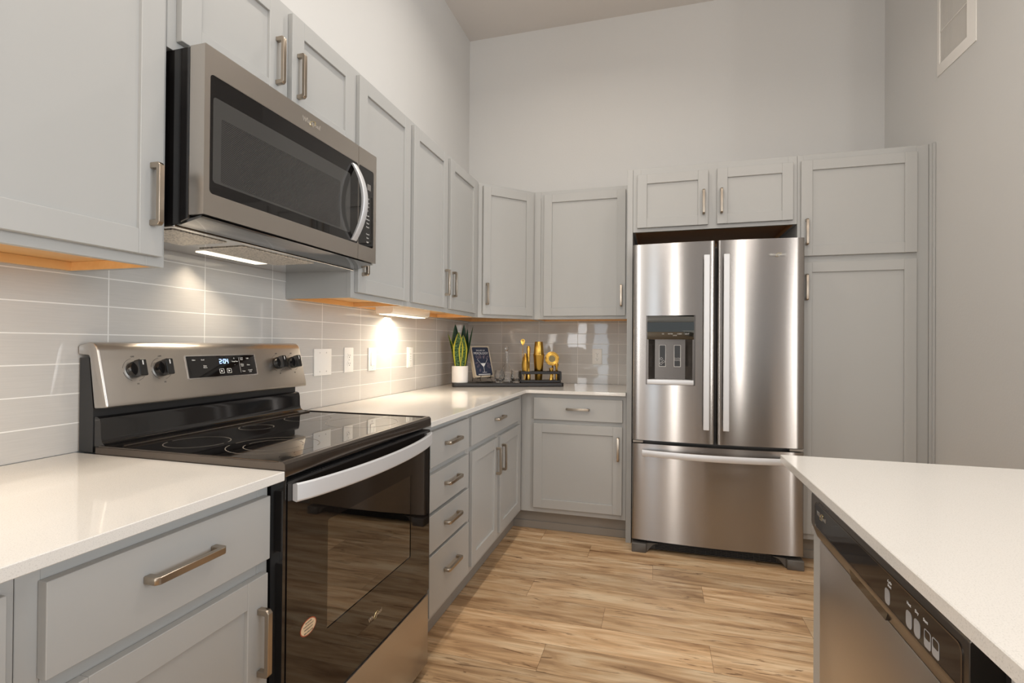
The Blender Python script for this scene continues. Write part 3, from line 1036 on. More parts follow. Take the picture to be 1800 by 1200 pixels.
    door = obj('oven_door', d, ovenblack, o)
    bm = bmesh.new()
    ring_plate(bm, LX, rrect(ya, yb, za, zb, 0.004), rrect(wi[0] - 0.012, wi[1] + 0.012, wi[2] - 0.012, wi[3] + 0.012, 0.004), DX - 0.042, DX - 0.0105)
    bx(bm, LX, ya, yb, DX - 0.042, DX + 0.0006, zb - 0.0035, zb + 0.0025, 0.001)
    obj('door_frame', bm, blackp, door)
    bm = bmesh.new()
    bx(bm, LX, wi[0], wi[1], DX - 0.006, DX - 0.002, wi[2], wi[3])
    obj('window_glass', bm, ovenglass, door, 'see-through tinted oven window')
    bm = bmesh.new()
    ring_plate(bm, LX, rrect(1.02, 1.64, 0.40, 0.80, 0.02), rrect(1.035, 1.625, 0.415, 0.785, 0.02), -1.35, DX - 0.0425)
    bx(bm, LX, 1.03, 1.63, -1.36, -1.35, 0.40, 0.80)
    obj('oven_cavity', bm, ovenin, o)
    for zz in (0.50, 0.615):
        bm = bmesh.new()
        for k in range(15):
            yy = 1.055 + 0.55 * k / 14
            tube(bm, [(-1.32, yy, zz), (-0.875, yy, zz)], 0.0017, 5)
        for xx in (-1.32, -1.1, -0.875):
            tube(bm, [(xx, 1.038, zz), (xx, 1.622, zz)], 0.0028, 6)
        obj('oven_rack', bm, rackm, o)
    # bowed handle: flat band
    bm = bmesh.new()
    k = 26
    rows = []
    for i in range(k + 1):
        s = i / k
        y = 0.972 + (1.690 - 0.972) * s
        w = 1 - (2 * s - 1) ** 2
        x = DX + 0.014 + 0.047 * (w ** 0.8)
        rows.append((x, y))
    def band(bm, rows, z0, z1, th):
        t = bmesh.new()
        R = []
        for x, y in rows:
            R.append([t.verts.new((x - th, y, z0 + 0.003)), t.verts.new((x - 0.003, y, z0)), t.verts.new((x, y, z0 + 0.004)), t.verts.new((x, y, z1 - 0.004)), t.verts.new((x - 0.003, y, z1)), t.verts.new((x - th, y, z1 - 0.003))])
        for A, B in zip(R, R[1:]):
            for j in range(6):
                t.faces.new((A[j], A[(j + 1) % 6], B[(j + 1) % 6], B[j]))
        t.faces.new(R[0]); t.faces.new(R[-1])
        bmesh.ops.recalc_face_normals(t, faces=t.faces)
        merge(bm, t, None)
    band(bm, rows, 0.838, 0.881, 0.013)
    for y0_, y1_ in ((0.9735, 0.990), (1.672, 1.6885)):
        bx(bm, LX, y0_, y1_, DX + 0.0003, DX + 0.012, 0.842, 0.877)
    obj('door_handle', bm, handlem, door, 'bowed satin steel handle')
    # vent strip between door and cooktop
    bm = bmesh.new()
    for k in range(58):
        y = 1.04 + k * 0.0105
        if 20 < k < 24 or 36 < k < 39:
            continue
        bx(bm, LX, y, y + 0.006, -0.838, -0.800, 0.888, 0.8895)
    bx(bm, LX, ya + 0.004, yb - 0.004, -0.840, -0.801, 0.8868, 0.8875)
    obj('vent_strip', bm, blackp, o)
    logo(LX, 1.333, DX + 0.0003, 0.395, 0.075, door)
    # oval sticker
    bm = bmesh.new()
    el = lambda a_, b_: [(1.032 + a_ * math.cos(2 * math.pi * i / 32), 0.522 + b_ * math.sin(2 * math.pi * i / 32)) for i in range(32)]
    prism(bm, LX, el(0.029, 0.0195), 'n', DX + 0.0002, DX + 0.0005)
    st = obj('sticker', bm, stickerr, door, 'oval cream sticker with a red rim')
    bm = bmesh.new(); prism(bm, LX, el(0.0265, 0.017), 'n', DX + 0.0005, DX + 0.0008)
    obj('sticker_face', bm, stickerm, st)
    for s_, z_, h_ in (('REGISTER', 0.5335, 0.0055), ('YOUR PRODUCT', 0.526, 0.0048), ('WARRANTY', 0.5185, 0.0055), ('866-698-2538', 0.5105, 0.0055)):
        text('sticker_text', s_, h_, LX, 1.032, DX + 0.0008, z_, printd, st)
    # storage drawer
    bm = bmesh.new()
    bx(bm, LX, ya, yb, DX - 0.03, DX - 0.001, 0.036, 0.286, 0.003, 2)
    dr = obj('storage_drawer', bm, steel_y, o, 'stainless storage drawer front')
    bm = bmesh.new()
    bx(bm, LX, ya, yb, DX - 0.03, DX - 0.006, 0.287, 0.3005)
    obj('drawer_grip', bm, black, dr)


kitchen_range()


# ------------------------------------------------------------------ microwave
def microwave():
    F = -1.030
    y0, y1, ys = 0.9415, 1.7015, 1.5825
    o = thing('microwave', (-1.23, 1.322, 1.483), 'stainless over-the-range microwave above the cooktop', 'microwave')
    bm = bmesh.new()
    prism(bm, LX, [(-1.432, 1.484), (-1.120, 1.484), (-1.078, 1.497), (-1.078, 1.9105), (-1.432, 1.9105)], 'u', y0 + 0.004, y1 - 0.004, 0.002)
    bo = obj('body', bm, black, o)
    # stainless door with bevelled sides
    bm = bmesh.new()
    wo = (0.9575, ys - 0.0008, 1.557, 1.844)
    t = bmesh.new()
    def skin(u0, u1, z0, z1):
        prism(bm, LX, [(u0, F - 0.045), (u0, F - 0.004), (u0 + 0.004, F), (u1, F), (u1, F - 0.045)], 'z', z0, z1)
    K = 5
    ring_plate(bm, LX, [p for p in rrect(y0, ys - 0.0008, 1.5035, 1.909, 0.002, K)], rrect(wo[0], wo[1] - 0.001, wo[2], wo[3], 0.010, K), F - 0.0435, F)
    door = obj('door', bm, steel_y, o)
    bm = bmesh.new()
    prism(bm, LX, rrect(wo[0] + 0.0003, wo[1], wo[2] + 0.0003, wo[3] - 0.0003, 0.010), 'n', F - 0.02, F - 0.0008)
    gl = obj('door_glass', bm, blackglass, door)
    bm = bmesh.new()
    prism(bm, LX, rrect(0.967, 1.534, 1.586, 1.793, 0.008), 'n', F - 0.0008, F - 0.0005)
    p1 = mat('window_border', (0.055, 0.053, 0.05, 1), 0.05); obj('window_border', bm, p1, gl)
    p2 = mat('window_screen', (0.10, 0.096, 0.09, 1), 0.12)
    ck = nd(p2, 'ShaderNodeTexChecker'); ck.inputs['Scale'].default_value = 380
    gg = nd(p2, 'ShaderNodeNewGeometry'); lk(p2, gg.outputs['Position'], ck.inputs['Vector'])
    ck.inputs['Color1'].default_value = (0.055, 0.052, 0.05, 1); ck.inputs['Color2'].default_value = (0.02, 0.019, 0.018, 1)
    lk(p2, ck.outputs['Color'], P(p2).inputs['Base Color'])
    bm = bmesh.new()
    prism(bm, LX, rrect(0.991, 1.476, 1.592, 1.748, 0.006), 'n', F - 0.0005, F - 0.0002)
    obj('window_screen', bm, p2, gl)
    # arched handle
    bm = bmesh.new()
    k = 24; R = []
    t = bmesh.new()
    for i in range(k + 1):
        s = i / k
        z = 1.562 + (1.832 - 1.562) * s
        w = 1 - (2 * s - 1) ** 2
        x = F + 0.006 + 0.046 * w
        th = 0.009 + 0.003 * w
        R.append([t.verts.new((x - th, 1.540, z)), t.verts.new((x - 0.002, 1.538, z)), t.verts.new((x, 1.541, z)), t.verts.new((x, 1.563, z)), t.verts.new((x - 0.002, 1.566, z)), t.verts.new((x - th, 1.564, z))])
    for A, B in zip(R, R[1:]):
        for j in range(6):
            t.faces.new((A[j], A[(j + 1) % 6], B[(j + 1) % 6], B[j]))
    t.faces.new(R[0]); t.faces.new(R[-1])
    bmesh.ops.recalc_face_normals(t, faces=t.faces)
    merge(bm, t, None)
    obj('handle', bm, handlem, door, 'curved satin steel handle')
    logo(LX, 1.325, F + 0.0002, 1.880, 0.085, door)
    # control side
    bm = bmesh.new()
    ring_plate(bm, LX, rrect(ys + 0.0008, y1, 1.5035, 1.909, 0.002, K), rrect(ys + 0.002, 1.6825, wo[2], wo[3], 0.008, K), F - 0.0435, F)
    cp = obj('control_panel', bm, steel_y, o)
    bm = bmesh.new()
    prism(bm, LX, rrect(ys + 0.0018, 1.6815, wo[2] + 0.0003, wo[3] - 0.0003, 0.008), 'n', F - 0.02, F - 0.0008)
    cg = obj('control_glass', bm, blackglass, cp)
    bm = bmesh.new(); bx(bm, LX, 1.640, 1.664, F - 0.0007, F - 0.0004, 1.768, 1.790)
    obj('display_window', bm, printgrey, cg)
    rows = (('1 2 3', 1.735), ('4 5 6', 1.720), ('7 8 9', 1.705), ('0', 1.690), ('Cook', 1.672), ('Defrost', 1.658), ('Timer', 1.644), ('Power', 1.630), ('Cancel', 1.604), ('Start', 1.590), ('Light', 1.575))
    for s_, z_ in rows:
        text('key_text', s_, 0.0075, LX, 1.646, F - 0.0007, z_, printw, cg)
    # underside: slanted black lip, filters, lamp lens
    bm = bmesh.new()
    prism(bm, LX, [(F - 0.012, 1.5025), (F - 0.006, 1.499), (-1.112, 1.482), (-1.118, 1.4838), (-1.078, 1.4965)], 'u', y0 + 0.006, y1 - 0.006)
    obj('front_lip', bm, mat('lip_steel', (0.20, 0.195, 0.19, 1), 0.10, metal=1.0), o)
    bm = bmesh.new()
    bx(bm, LX, y0 + 0.004, y1 - 0.004, -1.430, -1.122, 1.4795, 1.4838, 0.001)
    bp = obj('bottom_plate', bm, chrome, o)
    for a, b in ((0.965, 1.130), (1.185, 1.50)):
        bm = bmesh.new(); bx(bm, LX, a, b, -1.312, -1.150, 1.4765, 1.4794, 0.002)
        obj('grease_filter', bm, filterm, bp, 'mesh grease filter')
    bm = bmesh.new(); bx(bm, LX, 1.225, 1.470, -1.370, -1.320, 1.4772, 1.4794, 0.001)
    obj('lamp_lens', bm, lensm, bp, 'lit lamp lens')
    area('microwave_lamp', (-1.345, 1.3475, 1.4755), (-1.26, 1.30, 0.9), 0.235, 0.045, 1.1, (1.0, 0.86, 0.66), 105)


microwave()


# ------------------------------------------------------------------ under cabinet lamps
def strip_lamp(y0, y1, label, power):
    o = thing('under_cabinet_light', (-1.33, (y0 + y1) / 2, 1.352), label, 'light')
    bm = bmesh.new()
    prism(bm, LX, [(-1.385, 1.3995), (-1.385, 1.358), (-1.380, 1.353), (-1.300, 1.353), (-1.285, 1.362), (-1.280, 1.3995)], 'u', y0, y1, 0.0015)
    obj('housing', bm, lampbody, o)
    bm = bmesh.new(); bx(bm, LX, y0 + 0.015, y1 - 0.015, -1.372, -1.305, 1.3495, 1.3528, 0.001)
    obj('diffuser', bm, lensm, o, 'lit diffuser')
    area('strip_lamp', (-1.300, (y0 + y1) / 2, 1.347), (-1.29, (y0 + y1) / 2, 0.9), 0.06, (y1 - y0) * 0.85, power, (1.0, 0.88, 0.70), 170)


strip_lamp(2.29, 2.72, 'lit white lamp bar under the wide two-door wall cabinet', 4.0)
strip_lamp(0.22, 0.66, 'lit lamp bar under the large wall cabinet at the left edge', 1.3)


# ------------------------------------------------------------------ refrigerator
def refrigerator():
    Y = 3.027
    x0, x1, xm = -0.1345, 0.7665, 0.3195
    o = thing('refrigerator', (0.316, 3.38, 0), 'stainless french-door refrigerator with ice dispenser and bottom freezer', 'refrigerator')
    bm = bmesh.new()
    bx(bm, W, x0 + 0.006, x1 - 0.016, 3.115, 3.735, 0.05, 1.765, 0.004)
    bx(bm, W, x0 + 0.012, x1 - 0.012, 3.10, 3.1145, 0.085, 1.76)
    obj('body', bm, dkgrey, o)

    def fdoor(name, a, b, z0, z1, hole=None, lr=(1, 1)):
        """convex door skin with rounded outer edges and an optional rectangular opening"""
        us = set()
        er = 0.012
        for i in range(6):
            t = i / 5
            us.add(a + er * (1 - math.cos(t * math.pi / 2)) * 1.0)
            us.add(b - er * (1 - math.cos(t * math.pi / 2)) * 1.0)
        for i in range(15):
            us.add(a + er + (b - a - 2 * er) * i / 14)
        zs = {z0, z1}
        if hole:
            us |= {hole[0], hole[1]}; zs |= {hole[2], hole[3]}
        us = sorted(us)
        uu = [us[0]]
        for u in us[1:]:
            if u - uu[-1] > 1e-4:
                uu.append(u)
        us = uu; zs = sorted(zs)
        def yy(u):
            c = (x0 + x1) / 2
            base = Y + 0.024 * ((u - c) / 0.45) ** 2 - 0.006
            for edge, on in ((u - a, lr[0]), (b - u, lr[1])):
                if edge < er:
                    e = er if on else 0.006
                    k = max(0.0, 1 - edge / er)
                    base += e * (1 - math.sqrt(max(0, 1 - k * k)))
            return base
        bm = bmesh.new()
        g = [[bm.verts.new((u, yy(u), z)) for z in zs] for u in us]
        h = [[bm.verts.new((u, 3.097, z)) for z in zs] for u in us]
        U, Zn = len(us), len(zs)
        def inhole(i, j):
            return hole and us[i] >= hole[0] - 1e-5 and us[i + 1] <= hole[1] + 1e-5 and zs[j] >= hole[2] - 1e-5 and zs[j + 1] <= hole[3] + 1e-5
        for i in range(U - 1):
            for j in range(Zn - 1):
                if inhole(i, j):
                    continue
                bm.faces.new((g[i][j], g[i + 1][j], g[i + 1][j + 1], g[i][j + 1]))
                bm.faces.new((h[i][j], h[i][j + 1], h[i + 1][j + 1], h[i + 1][j]))
        for i in range(U - 1):
            bm.faces.new((g[i][0], h[i][0], h[i + 1][0], g[i + 1][0]))
            bm.faces.new((g[i][-1], g[i + 1][-1], h[i + 1][-1], h[i][-1]))
        for j in range(Zn - 1):
            bm.faces.new((g[0][j], g[0][j + 1], h[0][j + 1], h[0][j]))
            bm.faces.new((g[-1][j], h[-1][j], h[-1][j + 1], g[-1][j + 1]))
        if hole:
            i0 = min(range(U), key=lambda i: abs(us[i] - hole[0])); i1 = min(range(U), key=lambda i: abs(us[i] - hole[1]))
            j0 = zs.index(hole[2]); j1 = zs.index(hole[3])
            for i in range(i0, i1):
                bm.faces.new((g[i][j0], g[i + 1][j0], h[i + 1][j0], h[i][j0]))
                bm.faces.new((g[i][j1], h[i][j1], h[i + 1][j1], g[i + 1][j1]))
            for j in range(j0, j1):
                bm.faces.new((g[i0][j], h[i0][j], h[i0][j + 1], g[i0][j + 1]))
                bm.faces.new((g[i1][j], g[i1][j + 1], h[i1][j + 1], h[i1][j]))
        return obj(name, bm, steel_x, o, angle=40)

    hole = (-0.059, 0.2095, 0.976, 1.374)
    dl = fdoor('left_door', x0, xm - 0.0065, 0.651, 1.790, hole)
    dr = fdoor('right_door', xm + 0.0065, x1, 0.651, 1.790)
    fz = fdoor('freezer_drawer', x0, x1, 0.072, 0.630)
    # straight bar handles
    for dd, a, b in ((dl, 0.250, 0.281), (dr, 0.352, 0.383)):
        bm = bmesh.new()
        bx(bm, W, a, b, 2.972, 2.984, 0.735, 1.706, 0.002)
        for z0_, z1_ in ((0.745, 0.785), (1.655, 1.695)):
            bx(bm, W, a + 0.006, b - 0.006, 2.984, 3.0255, z0_, z1_, 0.001)
        obj('handle', bm, handlem, dd, 'flat vertical satin steel bar handle')
    # bowed freezer handle
    bm = bmesh.new(); t = bmesh.new(); R = []
    for i in range(25):
        s = i / 24
        x = -0.077 + (0.709 + 0.077) * s
        w = 1 - (2 * s - 1) ** 2
        y = 3.008 - 0.046 * w
        R.append([t.verts.new((x, y + 0.012, 0.566)), t.verts.new((x, y + 0.002, 0.564)), t.verts.new((x, y, 0.567)), t.verts.new((x, y, 0.597)), t.verts.new((x, y + 0.002, 0.600)), t.verts.new((x, y + 0.012, 0.598))])
    for A, B in zip(R, R[1:]):
        for j in range(6):
            t.faces.new((A[j], A[(j + 1) % 6], B[(j + 1) % 6], B[j]))
    t.faces.new(R[0]); t.faces.new(R[-1]); bmesh.ops.recalc_face_normals(t, faces=t.faces); merge(bm, t, None)
    for a, b in ((-0.0755, -0.055), (0.687, 0.7075)):
        bx(bm, W, a, b, 3.012, 3.030, 0.57, 0.594)
    obj('handle', bm, handlem, fz, 'bowed horizontal satin steel handle')
    logo(BBf, 0.628, 0.0007, 1.700, 0.085, dr)
    # dispenser niche
    bm = bmesh.new()
    e = 0.001
    bx(bm, W, hole[0] + e, hole[0] + 0.006, 3.030, 3.0955, hole[2] + e, hole[3] - e)
    bx(bm, W, hole[1] - 0.006, hole[1] - e, 3.030, 3.0955, hole[2] + e, hole[3] - e)
    bx(bm, W, hole[0] + 0.006, hole[1] - 0.006, 3.088, 3.0955, hole[2] + e, hole[3] - e)
    # angled side cheeks
    prism(bm, W, [(hole[0] + 0.006, 3.032), (hole[0] + 0.014, 3.032), (hole[0] + 0.050, 3.088), (hole[0] + 0.006, 3.088)], 'z', hole[2] + 0.03, 1.236)
    prism(bm, W, [(hole[1] - 0.006, 3.032), (hole[1] - 0.006, 3.088), (hole[1] - 0.050, 3.088), (hole[1] - 0.014, 3.032)], 'z', hole[2] + 0.03, 1.236)
    niche = obj('dispenser_niche', bm, mat('niche_grey', (0.13, 0.115, 0.105, 1), 0.25, metal=0.7), dl, 'recessed ice and water dispenser')
    bm = bmesh.new(); t = bmesh.new(); R = []
    for i in range(9):
        a = math.radians(-50 + 100 * i / 8)
        R.append([t.verts.new((hole[0] + 0.0065, 3.052 - 0.028 * math.cos(a), 1.3045 + 0.088 * math.sin(a))), t.verts.new((hole[1] - 0.0065, 3.052 - 0.028 * math.cos(a), 1.3045 + 0.088 * math.sin(a)))])
    bk = [[t.verts.new((hole[0] + 0.0065, 3.087, 1.3045 + s_ * 0.0674)), t.verts.new((hole[1] - 0.0065, 3.087, 1.3045 + s_ * 0.0674))] for s_ in (1, -1)]
    R += bk
    for A, B in zip(R, R[1:] + R[:1]):
        t.faces.new((A[0], A[1], B[1], B[0]))
    t.faces.new([r[0] for r in R]); t.faces.new([r[1] for r in R]); bmesh.ops.recalc_face_normals(t, faces=t.faces); merge(bm, t, None)
    hood = obj('dispenser_controls', bm, mat('mirror_black', (0.13, 0.135, 0.13, 1), 0.03, metal=0.95), niche, 'glossy dark mirror control hood', angle=60)
    for s_, u_, z_ in (('ICE', 0.035, 1.268), ('WATER', 0.075, 1.268), ('CUBED', 0.125, 1.268), ('LIGHT', 0.165, 1.268), ('LOCK', 0.10, 1.259)):
        text('control_text', s_, 0.008, BBf, u_, 0.0045, z_, printw, hood)
    bm = bmesh.new()
    bx(bm, W, hole[0] + 0.0065, hole[1] - 0.0065, 3.020, 3.0875, hole[2] + 0.0015, hole[2] + 0.030, 0.003, 2)
    obj('drip_tray', bm, handlem, niche, 'satin steel drip ledge')
    for k, u_ in enumerate((0.033, 0.116)):
        bm = bmesh.new()
        prism(bm, BBf, rrect(u_ - 0.019, u_ + 0.019, 1.078, 1.205, 0.003), 'n', -0.0595, -0.052, 0.0015)
        pd = obj('paddle', bm, blackp, niche)
        bm = bmesh.new()
        ring_plate(bm, BBf, rrect(u_ - 0.019, u_ + 0.019, 1.078, 1.205, 0.003), rrect(u_ - 0.0165, u_ + 0.0165, 1.0805, 1.2025, 0.002), -0.052, -0.0512)
        if k == 0:
            for cu, cz in ((u_ - 0.006, 1.124), (u_ + 0.006, 1.108), (u_ - 0.007, 1.097)):
                ring_plate(bm, BBf, [(cu, cz + 0.009), (cu - 0.009, cz), (cu, cz - 0.009), (cu + 0.009, cz)], [(cu, cz + 0.0072), (cu - 0.0072, cz), (cu, cz - 0.0072), (cu + 0.0072, cz)], -0.0519, -0.0512)
        else:
            for cz in (1.115, 1.122, 1.129):
                pts = [BBf.M @ Vector((u_ - 0.017 + 0.034 * i / 14, -0.0515, cz + 0.0012 * math.sin(i * 0.9))) for i in range(15)]
                tube(bm, pts, 0.0007, 4)
        obj('paddle_icon', bm, printw, pd)
    # hinges, grille, feet
    bm = bmesh.new()
    bx(bm, W, x0 + 0.004, x0 + 0.062, 3.045, 3.09, 0.634, 0.648, 0.002)
    bx(bm, W, x1 - 0.072, x1 - 0.004, 3.045, 3.09, 0.634, 0.648, 0.002)
    obj('hinge_covers', bm, mat('hinge_grey', S(150, 142, 134), 0.4), o)
    bm = bmesh.new()
    bx(bm, W, x0 + 0.09, x1 - 0.09, 3.075, 3.10, 0.012, 0.058)
    for k in range(5):
        bx(bm, W, x0 + 0.13, x1 - 0.13, 3.068, 3.076, 0.016 + k * 0.0085, 0.0195 + k * 0.0085)
    for k in range(24):
        xx = x0 + 0.13 + k * (x1 - x0 - 0.26) / 23
        bx(bm, W, xx - 0.0008, xx + 0.0008, 3.067, 3.0755, 0.014, 0.055)
    obj('toe_grille', bm, blackp, o)
    for s_, a in ((1, x0 + 0.001), (-1, x1 - 0.001)):
        bm = bmesh.new()
        prism(bm, W, [(a, 3.029), (a + s_ * 0.078, 3.029), (a + s_ * 0.083, 3.034), (a + s_ * 0.083, 3.112), (a, 3.112)], 'z', 0.0, 0.052, 0.003)
        prism(bm, W, [(a + s_ * 0.0835, 0.0), (a + s_ * 0.0835, 0.052), (a + s_ * 0.15, 0.056), (a + s_ * 0.12, 0.045), (a + s_ * 0.10, 0.022)], 'n', 3.05, 3.074)
        obj('foot', bm, dkgrey, o)
    return o


BBf = Fr((0, 3.027, 0), (1, 0, 0), (0, -1, 0))
refrigerator()


# ------------------------------------------------------------------ island with dishwasher
ISL = Fr((0, 0, 0), (0, -1, 0), (-1, 0, 0))    # u = -y, n = -x


def island():
    o = thing('island_cabinet', (0.8, 0.3, 0), 'grey island cabinet under the white countertop at the right', 'cabinet')
    bm = bmesh.new()
    bx(bm, W, 0.362, 1.20, 1.300, 1.356, 0.0, 0.8925, 0.001)
    obj('end_panel', bm, paint, o)
    bm = bmesh.new()
    bx(bm, W, 0.98, 1.20, -1.1, 1.2995, 0.0, 0.8925)
    obj('back_panel', bm, paint, o)
    bm = bmesh.new()
    bx(bm, W, 0.364, 0.979, -1.1, 0.6300, 0.13, 0.8925)
    bx(bm, W, 0.455, 0.979, -1.1, 0.6300, 0.0, 0.129)
    obj('carcass', bm, paint, o)
    bm = bmesh.new()
    bx(bm, W, 0.345, 0.3635, -1.1, 0.6300, 0.13, 0.8925, 0.001)
    obj('face_frame', bm, paint, o)
    fr = Fr((0.345, 0, 0), (0, -1, 0), (-1, 0, 0))
    for a, b in ((-0.612, -0.17), (-0.16, 0.28)):
        shaker(fr, o, a, b, 0.165, 0.865)


island()


def dishwasher():
    ya, yb = 0.690, 1.292
    o = thing('dishwasher', (0.64, 0.99, 0), 'stainless dishwasher with black control panel built into the island', 'dishwasher')
    bm = bmesh.new()
    bx(bm, W, 0.40, 0.97, ya + 0.004, yb - 0.004, 0.10, 0.868)
    bx(bm, W, 0.43, 0.95, ya + 0.01, yb - 0.01, 0.0, 0.099)
    bx(bm, W, 0.372, 0.399, 0.634, ya - 0.003, 0.1, 0.885)
    obj('tub', bm, blackp, o)
    bm = bmesh.new()
    bx(bm, W, 0.357, 0.399, ya, yb, 0.115, 0.7645, 0.003, 2)
    obj('door_panel', bm, steel_y, o, 'brushed stainless door panel')
    # control fascia: upright face, undercut towards the steel with a grip pocket
    X = 0.340
    bm = bmesh.new()
    prism(bm, LX, [(0.399, 0.7655), (0.361, 0.7655), (0.352, 0.772), (X + 0.001, 0.800), (X, 0.806), (X, 0.868), (X + 0.004, 0.8735), (0.399, 0.8735)], 'u', ya, yb, 0.001)
    fa = obj('control_fascia', bm, mat('fascia_bronze', (0.11, 0.095, 0.082, 1), 0.28, metal=0.85), o, 'dark control fascia')
    bm = bmesh.new()
    prism(bm, ISL, rrect(-1.262, -0.704, 0.8075, 0.857, 0.010), 'n', -X - 0.001, -X + 0.0008)
    gl = obj('control_glass', bm, mat('fascia_glass', (0.006, 0.006, 0.009, 1), 0.06, spec=0.3), fa)
    bm = bmesh.new()
    ring_plate(bm, ISL, rrect(-1.264, -0.702, 0.8055, 0.859, 0.011), rrect(-1.262, -0.704, 0.8075, 0.857, 0.010), -X, -X + 0.0012)
    obj('glass_rim', bm, trimblk, fa)
    bm = bmesh.new()
    prism(bm, ISL, [(-1.075, 0.801), (-0.905, 0.801), (-0.918, 0.776), (-1.062, 0.776)], 'n', -0.372, -X - 0.0045)
    obj('grip_pocket', bm, black, fa)
    bm = bmesh.new()
    for k in range(6):
        bx(bm, W, X - 0.0004, X + 0.002, 1.175 + k * 0.011, 1.182 + k * 0.011, 0.8615, 0.8645)
    obj('vent_slots', bm, black, fa)
    logo(ISL, -1.218, -X + 0.0010, 0.838, 0.060, gl)
    n_ = -X + 0.0009
    for u_, kind in ((-0.897, 'a'), (-0.829, 'a'), (-0.806, 'a'), (-0.779, 'b'), (-0.759, 'b')):
        bm = bmesh.new()
        k = rrect(u_ - 0.0085, u_ + 0.0085, 0.8115, 0.8345, 0.006)
        if kind == 'a':
            prism(bm, ISL, rrect(u_ - 0.0085, u_ + 0.0085, 0.8105, 0.834, 0.006), 'n', n_, n_ + 0.0003)
        else:
            ring_plate(bm, ISL, rrect(u_ - 0.0085, u_ + 0.0085, 0.8105, 0.834, 0.004), rrect(u_ - 0.007, u_ + 0.007, 0.8215, 0.8325, 0.003), n_, n_ + 0.0003)
        obj('button', bm, btn, gl)
    for s_, u_ in (('Cycle\nStart', -0.890, ), ('Heat', -0.829), ('Dry', -0.807), ('Start', -0.784)):
        text('button_text', s_, 0.006, ISL, u_, n_, 0.8435, printw, gl)


dishwasher()


# ------------------------------------------------------------------ outlets and plates
def wall_plate(fr, name, u0, u1, z0, z1, label, cat, kind):
    o = thing(name, fr.M @ Vector(((u0 + u1) / 2, 0.003, z0)), label, cat)
    bm = bmesh.new()
    bx(bm, fr, u0, u1, 0.0003, 0.0065, z0, z1, 0.0025, 2)
    obj('cover_plate', bm, plate, o)
    uc = (u0 + u1) / 2; zc = (z0 + z1) / 2
    def screw(u, z):
        bm = bmesh.new()
        R = fr.M @ Matrix(((1, 0, 0, u), (0, 0, 1, 0.0064), (0, 1, 0, z), (0, 0, 0, 1)))
        lathe(bm, [(0.0035, 0), (0.003, 0.001), (0, 0.0012)], seg=12)
        bmesh.ops.transform(bm, matrix=R, verts=bm.verts)
        obj('screw', bm, mat_screw, o)
    if kind == 'outlet':
        for dz in (-0.0195, 0.0195):
            bm = bmesh.new()
            pts = [(uc + 0.0165 * math.cos(t), zc + dz + max(-0.0125, min(0.0125, 0.0165 * math.sin(t)))) for t in [2 * math.pi * i / 28 for i in range(28)]]
            prism(bm, fr, pts, 'n', 0.0064, 0.0082)
            so = obj('receptacle', bm, plate, o)
            bm = bmesh.new()
            bx(bm, fr, uc - 0.0075, uc - 0.0055, 0.0080, 0.0085, zc + dz - 0.001, zc + dz + 0.007)
            bx(bm, fr, uc + 0.0055, uc + 0.0075, 0.0080, 0.0085, zc + dz - 0.001, zc + dz + 0.006)
            prism(bm, fr, [(uc + 0.0026 * math.cos(t), zc + dz - 0.0065 + 0.0026 * math.sin(t)) for t in [2 * math.pi * i / 10 for i in range(10)]], 'n', 0.0080, 0.0085)
            obj('slots', bm, slot, so)
        screw(uc, zc)
    elif kind == 'gfci':
        bm = bmesh.new(); bx(bm, fr, uc - 0.0165, uc + 0.0165, 0.0064, 0.0085, zc - 0.0335, zc + 0.0335, 0.001)
        so = obj('receptacle', bm, plate, o)
        bm = bmesh.new()
        for dz in (-0.021, 0.021):
            bx(bm, fr, uc - 0.0075, uc - 0.0055, 0.0084, 0.0088, zc + dz - 0.004, zc + dz + 0.004)
            bx(bm, fr, uc + 0.0055, uc + 0.0075, 0.0084, 0.0088, zc + dz - 0.004, zc + dz + 0.003)
        bx(bm, fr, uc - 0.006, uc + 0.006, 0.0084, 0.0088, zc - 0.006, zc - 0.0045); bx(bm, fr, uc - 0.006, uc + 0.006, 0.0084, 0.0088, zc + 0.0045, zc + 0.006)
        obj('slots', bm, slot, so)
        screw(uc, zc + 0.0485); screw(uc, zc - 0.0485)
    elif kind == 'switch':
        bm = bmesh.new()
        prism(bm, fr, [(0.0064, zc - 0.0335), (0.0105, zc - 0.0335), (0.0075, zc), (0.0085, zc + 0.0335), (0.0064, zc + 0.0335)], 'u', uc - 0.0165, uc + 0.0165, 0.0006)
        obj('rocker', bm, plate, o)
        bm = bmesh.new()
        ring_plate(bm, fr, rrect(uc - 0.0185, uc + 0.0185, zc - 0.0355, zc + 0.0355, 0.001), rrect(uc - 0.0168, uc + 0.0168, zc - 0.0338, zc + 0.0338, 0.001), 0.0064, 0.0068)
        obj('rocker_gap', bm, mat_screw, o)
        screw(uc, zc + 0.0485); screw(uc, zc - 0.0485)
    else:
        for a in (uc - 0.023, uc + 0.023):
            for b in (zc - 0.042, zc + 0.042):
                screw(a, b)
    return o


